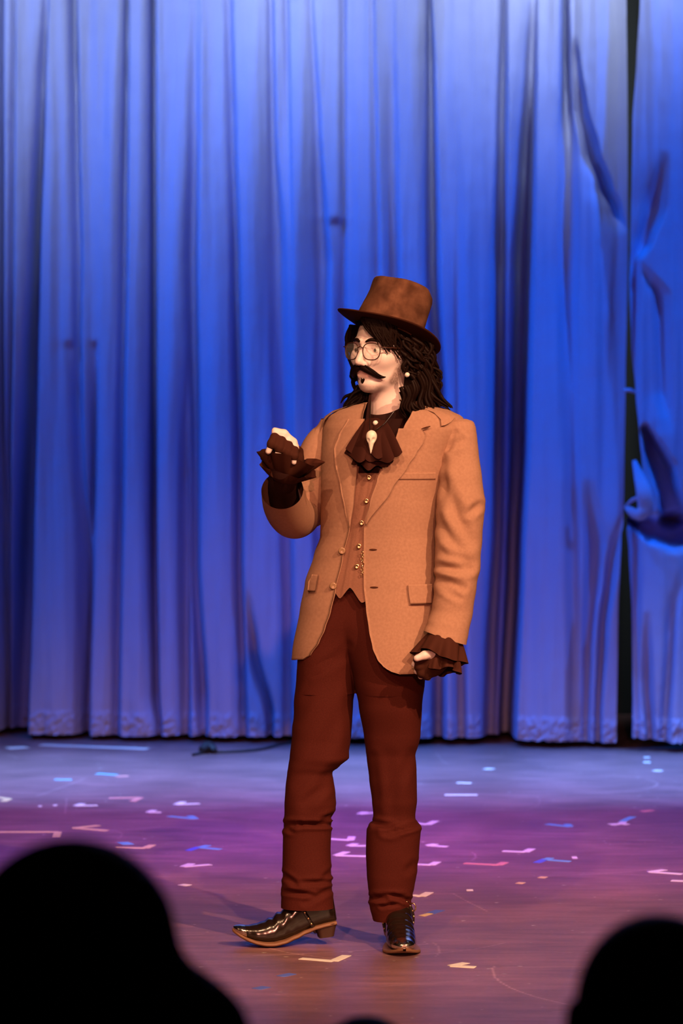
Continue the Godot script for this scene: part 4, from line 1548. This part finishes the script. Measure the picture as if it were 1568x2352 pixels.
func sleeves(who: Node3D) -> void:
	# performer's left sleeve, hanging
	var b := leg_rows([[962, 1040, 1070, 0.075], [968, 1024, 1088, 0.075], [985, 1015, 1093, 0.077], [1010, 1012, 1096, 0.08], [1040, 1010, 1099, 0.085], [1100, 1006, 1107, 0.10], [1150, 1003, 1113, 0.108], [1190, 1001, 1111, 0.112], [1230, 1000, 1106, 0.118],
		[1300, 1000, 1100, 0.13], [1350, 998, 1094, 0.14], [1400, 991, 1086, 0.145], [1440, 980, 1076, 0.16], [1464, 973, 1071, 0.168]], 120, 60, 0.98)
	# the cuff end slants
	for k in b.v.size():
		var p: Vector3 = b.v[k]
		var s := FOCAL / (CAM_Z - p.z)
		var py := HORIZON - (p.y - CAM_Y) * s
		if py > 1380.0:
			var px := p.x * s + 784.0
			var f := (py - 1380.0) / 84.0
			b.v[k].y -= f * ((px - 1022.0) / 48.0) * 16.0 / s
	creased(b, [[1020, 1110, 1075, 1245, 14, 0.0102], [1010, 1200, 1075, 1290, 12, 0.0085], [1075, 1310, 1015, 1302, 9, 0.0119], [1005, 1330, 1060, 1350, 9, 0.0102], [1010, 1345, 1055, 1372, 8, 0.0068], [1045, 995, 1018, 1040, 7, 0.0085], [1060, 1010, 1030, 1030, 7, 0.0068], [1100, 1160, 1075, 1180, 8, 0.0085], [1020, 1270, 1080, 1300, 10, 0.0068], [1018, 1060, 1010, 1180, 10, 0.0068]])
	var sl := part("jacket_sleeve", done(b), M["tan jacket cloth"], who)
	for p in [[1073, 1409], [1071, 1423], [1068, 1444]]:
		part("cuff_button", done(ball(P(p[0], p[1], 0.165), Vector3(0.006, 0.006, 0.007), 8, 10)), M["horn button"], sl)
	# performer's right sleeve, bent: upper arm, elbow, forearm towards the camera
	b = sweep([P(752, 962, -0.085), P(752, 990, -0.09), P(738, 1030, -0.095), P(722, 1080, -0.10), P(704, 1135, -0.10), P(690, 1175, -0.085), P(677, 1187, -0.045), P(664, 1176, 0.01), P(654, 1154, 0.07), P(648, 1126, 0.135)], [0.018, 0.038, 0.054, 0.060, 0.062, 0.060, 0.060, 0.061, 0.060, 0.056], 120, 56, false)
	creased(b, [[700, 1130, 740, 1125, 7, 0.006], [710, 1170, 735, 1205, 8, 0.008], [735, 1010, 742, 1090, 6, 0.004], [712, 1030, 742, 1050, 8, 0.006], [690, 1165, 700, 1215, 10, 0.008], [630, 1180, 655, 1215, 10, 0.005]], 0.0)
	# cloth has an inside: fold the opening back
	var inner := sweep([P(648, 1126, 0.135), P(653, 1150, 0.08), P(662, 1172, 0.02)], [0.056, 0.054, 0.052], 14, 56, false)
	join(b, inner)
	part("jacket_sleeve", done(b), M["tan jacket cloth"], who)
	# shirt cuffs with frills
	var wr := P(650, 1096, 0.165)
	var dr := (P(654, 1050, 0.18) - wr).normalized()
	b = sweep([P(656, 1158, 0.05), P(650, 1122, 0.12), wr, P(653, 1076, 0.172)], [0.040, 0.039, 0.038, 0.036], 12, 30, false)
	part("shirt_cuff", done(b), M["black shirt cloth"], who)
	b = frill(P(656, 1092, 0.165), (P(668, 1040, 0.168) - P(656, 1092, 0.165)).normalized(), 0.034, 0.080, 0.052, 6, 0.011, 0.4)
	join(b, frill(P(654, 1100, 0.16), (P(662, 1060, 0.18) - P(654, 1100, 0.16)).normalized(), 0.034, 0.070, 0.035, 7, 0.010, 2.0))
	part("cuff_frill", done(b), M["frill cloth"], who, "dark gathered frill at the raised wrist")
	var wl := P(1024, 1452, 0.168)
	b = sweep([P(1032, 1425, 0.155), wl, P(1018, 1478, 0.178)], [0.044, 0.043, 0.036], 12, 30, false)
	part("shirt_cuff", done(b), M["black shirt cloth"], who)
	b = frill(P(1022, 1462, 0.172), (P(1001, 1540, 0.195) - P(1022, 1462, 0.172)).normalized(), 0.044, 0.068, 0.062, 6, 0.009, 1.0)
	join(b, frill(P(1020, 1480, 0.175), (P(1012, 1550, 0.195) - P(1020, 1480, 0.175)).normalized(), 0.038, 0.050, 0.072, 7, 0.008, 2.4))
	part("cuff_frill", done(b), M["frill cloth"], who, "dark gathered frill at the lowered wrist")
	# fingerless gloves: sleeves of cloth over palm and the near part of each finger
	var f := field(P(596, 1110, 0.10), P(720, 965, 0.10) + Vector3(0, 0, 0.2), 0.0028)
	bone(f, P(650, 1110, 0.155), P(655, 1060, 0.175), 0.0305, 0.0335, 0.02, Vector3(1, 1, 1.1))
	bone(f, P(642, 1034, 0.175), P(672, 1051, 0.170), 0.0275, 0.029, 0.03)
	for c in fist_right().slice(0, 4):
		bone(f, c[0][0], c[1][0].lerp(c[0][0], 0.35), c[0][1] + 0.002, c[1][1] + 0.002, 0.006)
		bone(f, c[1][0].lerp(c[2][0], 0.3), c[2][0], c[1][1] + 0.0025, c[2][1] + 0.0025, 0.006)
		bone(f, c[2][0], c[2][0].lerp(c[3][0], 0.25), c[2][1] + 0.0025, c[3][1] + 0.003, 0.006)
	part("glove", done(net(f)), M["glove cloth"], who, "dark fingerless glove")
	f = field(P(930, 1575, 0.12), P(1060, 1445, 0.12) + Vector3(0, 0, 0.16), 0.0028)
	bone(f, P(1021, 1460, 0.172), P(1008, 1500, 0.19), 0.0295, 0.0325, 0.02)
	bone(f, P(1006, 1500, 0.188), P(990, 1524, 0.196), 0.0365, 0.0365, 0.03, Vector3(1, 1, 1.3))
	for c in hand_left().slice(0, 4):
		bone(f, c[0][0], c[1][0], c[0][1] + 0.0025, c[1][1] + 0.0025, 0.006)
		bone(f, c[1][0], c[1][0].lerp(c[2][0], 0.25), c[1][1] + 0.0025, c[1][1] + 0.002, 0.006)
	part("glove", done(net(f)), M["glove cloth"], who, "dark fingerless glove")


# ---- shirt collar, ruffled neckcloth, pendant
func neckwear(who: Node3D, head: Transform3D) -> void:
	var b := buf()
	# shirt front under the neckcloth, with a band collar
	var seg := 48
	for r in 8:
		var t := r / 7.0
		for s in seg:
			var a := TAU * s / seg
			var c := P(lerpf(890, 889, t), lerpf(982, 924, t), lerpf(0.0, -0.004, t))
			var rad := lerpf(0.076, 0.0595, t)
			# lower in front than at the back
			b.v.append(c + LW * sin(a) * rad + FW * cos(a) * rad * 1.02 + Vector3(0, -lerpf(0.014, 0.034, t) * cos(a), 0))
	grid_idx(b, 0, 8, seg, true, false)
	var sh := part("shirt_collar", done(b), M["black shirt cloth"], who, "dark band collar")
	part("collar_stud", done(ball(torso_at(862, 975, 0.012) + Vector3(0, 0.004, 0.004), Vector3.ONE * 0.0072)), M["pearl"], sh, "round pearl stud")
	b = patch([[960, 842], [1090, 822]], [[960, 925], [1090, 868]], 962, 1085, 20, 14, 0.0, 0.003)
	part("shirt_front", done(b), M["black shirt cloth"], who)
	# neckcloth: ruffled leaves spreading from the collar
	b = buf()
	# [anchor px, py, bottom centre px, py, half width at bottom (px), off, waves, phase]
	for q in [[858, 960, 857, 1044, 64, 0.020, 1.7, 0.3], [848, 965, 826, 1056, 36, 0.032, 1.1, 1.6], [874, 965, 884, 1050, 40, 0.034, 1.3, 4.0], [856, 990, 852, 1074, 46, 0.026, 1.9, 2.6], [862, 975, 872, 1062, 34, 0.040, 1.0, 5.0]]:
		var rows := 22
		var cols := 60
		for side in 2:
			var base: int = b.v.size()
			for r in rows:
				var t := float(r) / (rows - 1)
				for c in cols:
					var u := float(c) / (cols - 1) * 2.0 - 1.0
					var w := lerpf(10.0, q[4], pow(t, 0.75))
					var py := lerpf(q[1], q[3], t) - 14.0 * u * u * t + 5.0 * sin(u * q[6] * 4.0 + q[7]) * t
					var px := lerpf(q[0], q[2], t) + u * w
					var off: float = q[5] * pow(t, 0.6) * (1.0 - 0.35 * u * u) + 0.012 * t * sin(u * q[6] * 3.0 + q[7]) + 0.004
					b.v.append(torso_at(px, py, off + 0.006 - side * 0.0015))
			grid_idx(b, base, rows, cols, false, side == 1)
	part("neckcloth", done(b), M["neckcloth silk"], who, "dark ruffled neckcloth")
	# far collar wing at the left of the neck
	part("neckcloth_fold", done(sweep([P(850, 905, 0.045), P(846, 940, 0.06), P(842, 975, 0.09), P(838, 1010, 0.11)], [0.003, 0.0045, 0.005, 0.004], 20, 10, true, 0.5)), M["black shirt cloth"], who)
	# bird skull pendant on a cord
	var c := torso_at(853, 1006, 0.052)
	var f := field(c - Vector3(0.026, 0.055, 0.03), c + Vector3(0.026, 0.03, 0.03), 0.002)
	bone(f, c + Vector3(0, 0.006, 0), c + Vector3(0, 0.004, 0), 0.0145, 0.0145, 0.006, Vector3(1, 0.95, 1.2))
	bone(f, c + Vector3(-0.001, -0.006, 0.002), c + Vector3(-0.002, -0.040, 0.006), 0.0095, 0.0015, 0.008)
	bone(f, c + Vector3(0.006, -0.004, 0.012), c + Vector3(0.006, -0.006, 0.012), 0.0055, 0.0055, 0.003, Vector3.ONE, true)
	bone(f, c + Vector3(-0.010, -0.005, 0.010), c + Vector3(-0.010, -0.007, 0.010), 0.0045, 0.0045, 0.003, Vector3.ONE, true)
	var pd := part("pendant", done(net(f)), M["bone"], who, "pale bird skull pendant")
	part("cord", done(sweep([P(851, 920, 0.07), P(850, 950, 0.10), c + Vector3(-0.002, 0.018, 0.002), torso_at(880, 975, 0.03), torso_at(905, 945, 0.02)], [0.0014, 0.0014, 0.0014, 0.0014, 0.0014], 30, 6)), M["boot leather"], pd)


# ---- boots
func boot(who: Node3D, xf: Transform3D, toe_up: float) -> void:
	# own axes: x towards the toe, heel at x = 0, ball at 0.19, toe tip at 0.29; ground y = 0
	var bt := Node3D.new()
	bt.name = "boot"
	who.add_child(bt, true)
	bt.position = -who.position
	bt.set_meta("label", "shiny dark leather ankle boot with a steel toe tip")
	# [x, bottom y, top y, half width]
	var st := [[-0.004, 0.040, 0.060, 0.010], [0.0, 0.036, 0.115, 0.026], [0.02, 0.034, 0.135, 0.033], [0.05, 0.031, 0.138, 0.036], [0.08, 0.027, 0.130, 0.036], [0.105, 0.021, 0.116, 0.036], [0.13, 0.015, 0.098, 0.038], [0.155, 0.010, 0.083, 0.042],
		[0.18, 0.008, 0.072, 0.045], [0.205, 0.008, 0.062, 0.044], [0.23, 0.009, 0.053, 0.040], [0.25, 0.011, 0.046, 0.033], [0.268, 0.014, 0.041, 0.027], [0.280, 0.016, 0.036, 0.020], [0.287, 0.018, 0.031, 0.012], [0.290, 0.021, 0.027, 0.004]]
	var bend := func(x: float, y: float) -> float:
		return y + toe_up * pow(maxf(0.0, x - 0.17) / 0.12, 2.0)
	var rows := 70
	var seg := 44
	var b := buf()
	var cap := buf()
	for r in rows:
		var x := lerpf(st[0][0], st[-1][0], float(r) / (rows - 1))
		var lo := key(st, x, 1)
		var hi := key(st, x, 2)
		var w := key(st, x, 3)
		for s in seg:
			var a := TAU * s / seg
			var sy := sin(a)
			var yy := (lo + hi) / 2.0 + (hi - lo) / 2.0 * signf(sy) * pow(absf(sy), 0.8)
			var up := clampf((yy - lo) / (hi - lo), 0.0, 1.0)
			var ww := w * signf(cos(a)) * pow(absf(cos(a)), 0.8) * (1.0 - 0.28 * up * smoothstep(0.1, 0.2, x))
			# creases across the vamp
			var cz := 0.0028 * sin((x - 0.13) * 230.0 + ww * 30.0) * smoothstep(0.115, 0.14, x) * smoothstep(0.205, 0.18, x) * up
			b.v.append(xf * Vector3(x, bend.call(x, yy + cz), ww))
	grid_idx(b, 0, rows, seg, true, true)
	fan_cap(b, (rows - 1) * seg, seg, false)
	# shaft under the trouser
	join(b, sweep([xf * Vector3(0.045, 0.085, 0), xf * Vector3(0.045, 0.13, 0), xf * Vector3(0.045, 0.22, 0)], [0.038, 0.039, 0.040], 12, 30))
	var put := func(called: String, m: Mesh, mt: Material, label := "") -> void:
		var o := part(called, m, mt, bt, label)
		o.position = Vector3.ZERO
	put.call("upper", done(b), M["boot leather"])
	# steel toe tip: a shell over the end
	for r in 16:
		var x := lerpf(0.258, 0.2895, r / 15.0)
		var lo := key(st, x, 1)
		var hi := key(st, x, 2)
		var w := key(st, x, 3)
		for s in 30:
			var a := TAU * s / 30
			var sy := sin(a)
			cap.v.append(xf * Vector3(x + 0.0015, bend.call(x, (lo + hi) / 2.0 + ((hi - lo) / 2.0 + 0.0016) * signf(sy) * pow(absf(sy), 0.8)), (w + 0.0016) * signf(cos(a)) * pow(absf(cos(a)), 0.8) * (1.0 - 0.2 * clampf(sy, 0.0, 1.0))))
	grid_idx(cap, 0, 16, 30, true, true)
	fan_cap(cap, 15 * 30, 30, false)
	put.call("toe_tip", done(cap), M["steel"], "steel toe tip")
	# sole: welted edge, thin waist up to the heel
	var so := [[0.0, 0.030, 0.030], [0.03, 0.029, 0.036], [0.06, 0.026, 0.036], [0.09, 0.018, 0.031], [0.12, 0.009, 0.034], [0.155, 0.002, 0.046], [0.185, 0.0, 0.050], [0.21, 0.0, 0.049], [0.235, 0.001, 0.043], [0.255, 0.003, 0.036], [0.275, 0.006, 0.024], [0.288, 0.010, 0.014], [0.295, 0.013, 0.004]]
	b = buf()
	for r in 50:
		var x := lerpf(0.0, 0.295, r / 49.0)
		var y := key(so, x, 1)
		var w := key(so, x, 2)
		for q in [[-1.0, 0.0], [-1.02, 0.004], [-1.0, 0.009], [-0.8, 0.010], [0.8, 0.010], [1.0, 0.009], [1.02, 0.004], [1.0, 0.0], [0.0, 0.0]]:
			b.v.append(xf * Vector3(x, bend.call(x, y + q[1]), q[0] * w))
	grid_idx(b, 0, 50, 9, true, false)
	put.call("sole", done(b), M["boot sole"])
	# slanted block heel
	b = buf()
	for q in [[0.0, 0.010, 0.054, 0.027], [0.012, 0.006, 0.056, 0.029], [0.030, 0.0, 0.062, 0.033], [0.036, -0.002, 0.066, 0.035]]:
		for s in 24:
			var a := TAU * s / 24
			var cx: float = (q[1] + q[2]) / 2.0
			var hx: float = (q[2] - q[1]) / 2.0
			b.v.append(xf * Vector3(cx + hx * signf(cos(a)) * pow(absf(cos(a)), 0.5), q[0], q[3] * signf(sin(a)) * pow(absf(sin(a)), 0.5)))
	grid_idx(b, 0, 4, 24, true, true)
	fan_cap(b, 0, 24, false)
	put.call("heel", done(b), M["boot heel"])
	# harness: strap round the instep and under the waist, with a ring and studs
	var sp := []
	var rd := []
	for k in 25:
		var a := TAU * k / 24.0
		sp.append(xf * Vector3(0.085 + 0.026 * sin(a), 0.070 + 0.056 * sin(a), 0.0395 * cos(a)))
		rd.append(0.005)
	put.call("strap", done(sweep(sp, rd, 60, 8, false, 0.45)), M["boot leather"])
	for sd: float in [-1.0, 1.0]:
		for k in 7:
			var a := -0.75 + 0.3 * k
			put.call("stud", done(ball(xf * Vector3(0.085 + 0.026 * sin(a), 0.070 + 0.058 * sin(a), sd * 0.0415 * cos(a)), Vector3.ONE * 0.0034, 6, 8)), M["brass"])
		put.call("harness_ring", done(ring_link(xf * Vector3(0.072, 0.100, sd * 0.039), 0.009, 0.002, true)), M["brass"])


func boots(who: Node3D) -> void:
	# performer's left boot points at the camera; the right one points to house left, heel lifted
	var t := Vector3(0.06, 0, 1).normalized()
	boot(who, Transform3D(Basis(t, Vector3.UP, t.cross(Vector3.UP)), P(909, 2172, -0.075) * Vector3(1, 0, 1)), 0.004)
	t = Vector3(-1, 0, 0.16).normalized()
	var xb := Basis(t, Vector3.UP, t.cross(Vector3.UP)) * Basis(Vector3.BACK, -0.125)
	xb = Basis(xb.x * 0.95, xb.y, xb.z)
	var tip := G(619, 2172)
	boot(who, Transform3D(xb, tip - xb * Vector3(0.195, -0.003, 0)), 0.034)


# ---------------------------------------------------------------- audience
func seated(at: Vector3, top: float, floor_y: float, head_w: float, label: String, long_hair: bool) -> void:
	# a person on a theatre seat, seen from behind, looking at the stage (-z); at.y is unused
	var x := at.x
	var z := at.z
	var who := thing("person", Vector3(x, floor_y, z), label, "person")
	var hc := Vector3(x, top - 0.115, z)
	var hip := Vector3(x, floor_y + 0.58, z + 0.04)
	var f := field(Vector3(x - 0.32, floor_y, z - 0.75), Vector3(x + 0.32, top + 0.04, z + 0.24), 0.016)
	bone(f, hc + Vector3(0, 0.01, 0), hc + Vector3(0, 0.01, 0), 0.098, 0.098, 0.02, Vector3(0.098 / head_w * 1.08, 0.98, 0.95))
	bone(f, hc + Vector3(0, -0.05, -0.03), hc + Vector3(0, -0.085, -0.045), 0.055, 0.035, 0.03)
	bone(f, hc + Vector3(0, -0.06, 0.02), hc + Vector3(0, -0.20, 0.03), 0.055, 0.06, 0.03)
	bone(f, hc + Vector3(-0.15, -0.29, 0.02), hc + Vector3(0.15, -0.29, 0.02), 0.065, 0.065, 0.06)
	bone(f, hc + Vector3(0, -0.27, 0.02), hip, 0.12, 0.13, 0.06)
	for s: float in [-1.0, 1.0]:
		bone(f, hc + Vector3(s * head_w, -0.02, 0.0), hc + Vector3(s * head_w, 0.01, 0.01), 0.018, 0.02, 0.01, Vector3(1.6, 1, 1))
		bone(f, hc + Vector3(s * 0.19, -0.31, 0.02), Vector3(x + s * 0.235, floor_y + 0.68, z - 0.02), 0.052, 0.042, 0.04)
		bone(f, Vector3(x + s * 0.235, floor_y + 0.68, z - 0.02), Vector3(x + s * 0.10, floor_y + 0.66, z - 0.26), 0.04, 0.03, 0.03)
		bone(f, hip + Vector3(s * 0.09, -0.01, 0), Vector3(x + s * 0.11, floor_y + 0.55, z - 0.42), 0.085, 0.065, 0.04)
		bone(f, Vector3(x + s * 0.11, floor_y + 0.55, z - 0.42), Vector3(x + s * 0.11, floor_y + 0.09, z - 0.40), 0.058, 0.045, 0.03)
		bone(f, Vector3(x + s * 0.11, floor_y + 0.055, z - 0.38), Vector3(x + s * 0.11, floor_y + 0.045, z - 0.56), 0.045, 0.04, 0.03)
	part("body", done(net(f)), M["dark clothes"], who)
	f = field(hc + Vector3(-0.24, -0.31, -0.16), hc + Vector3(0.24, 0.15, 0.18), 0.01)
	bone(f, hc + Vector3(0, 0.015, 0.005), hc + Vector3(0, 0.015, 0.005), 0.1, 0.1, 0.02, Vector3(0.1 / head_w, 1.0, 0.92))
	if long_hair:
		bone(f, hc + Vector3(0, 0.0, 0.01), hc + Vector3(0, -0.12, 0.03), 0.105, 0.12, 0.03, Vector3(0.98, 1, 1.15))
		for s: float in [-1.0, 1.0]:
			bone(f, hc + Vector3(s * 0.068, -0.045, 0.02), hc + Vector3(s * 0.104, -0.10, 0.02), 0.068, 0.086, 0.012)
			bone(f, hc + Vector3(s * 0.104, -0.10, 0.02), hc + Vector3(s * 0.085, -0.22, 0.02), 0.084, 0.07, 0.012)
	bone(f, hc + Vector3(0, -0.03, -0.13), hc + Vector3(0, -0.03, -0.10), 0.08, 0.06, 0.02, Vector3.ONE, true)
	part("hair", done(net(f)), M["black hair"], who)
	var seat := thing("theatre_seat", Vector3(x, floor_y, z), "dark upholstered theatre seat under the " + label.replace("seated ", "").left(38), "seat")
	part("cushion", done(box(Vector3(x - 0.24, floor_y + 0.34, z - 0.32), Vector3(x + 0.24, floor_y + 0.438, z + 0.16))), M["seat cloth"], seat)
	part("backrest", done(box(Vector3(x - 0.24, floor_y + 0.30, z + 0.26), Vector3(x + 0.24, floor_y + 0.82, z + 0.34))), M["seat cloth"], seat)
	for s: float in [-1.0, 1.0]:
		part("side_frame", done(box(Vector3(x + s * 0.26 - 0.02, floor_y, z - 0.10), Vector3(x + s * 0.26 + 0.02, floor_y + 0.52, z + 0.30))), M["black steel"], seat)
	part("crossbar", done(box(Vector3(x - 0.24, floor_y + 0.26, z - 0.02), Vector3(x + 0.24, floor_y + 0.335, z + 0.10))), M["black steel"], seat)


func audience() -> void:
	mat("dark clothes", lin(0.012, 0.011, 0.012), 0.95)
	mat("black hair", lin(0.008, 0.007, 0.007), 0.7)
	mat("seat cloth", lin(0.03, 0.006, 0.008), 0.95)
	seated(Vector3(-0.283, 0, 5.5), 0.965, -0.32, 0.103, "seated person with long full dark hair", true)
	seated(Vector3(0.333, 0, 5.5), 0.889, -0.32, 0.089, "seated person with short dark hair", false)
	seated(Vector3(0.034, 0, 4.38), 0.583, -0.65, 0.083, "seated person on the lower tier in front of the other two", false)
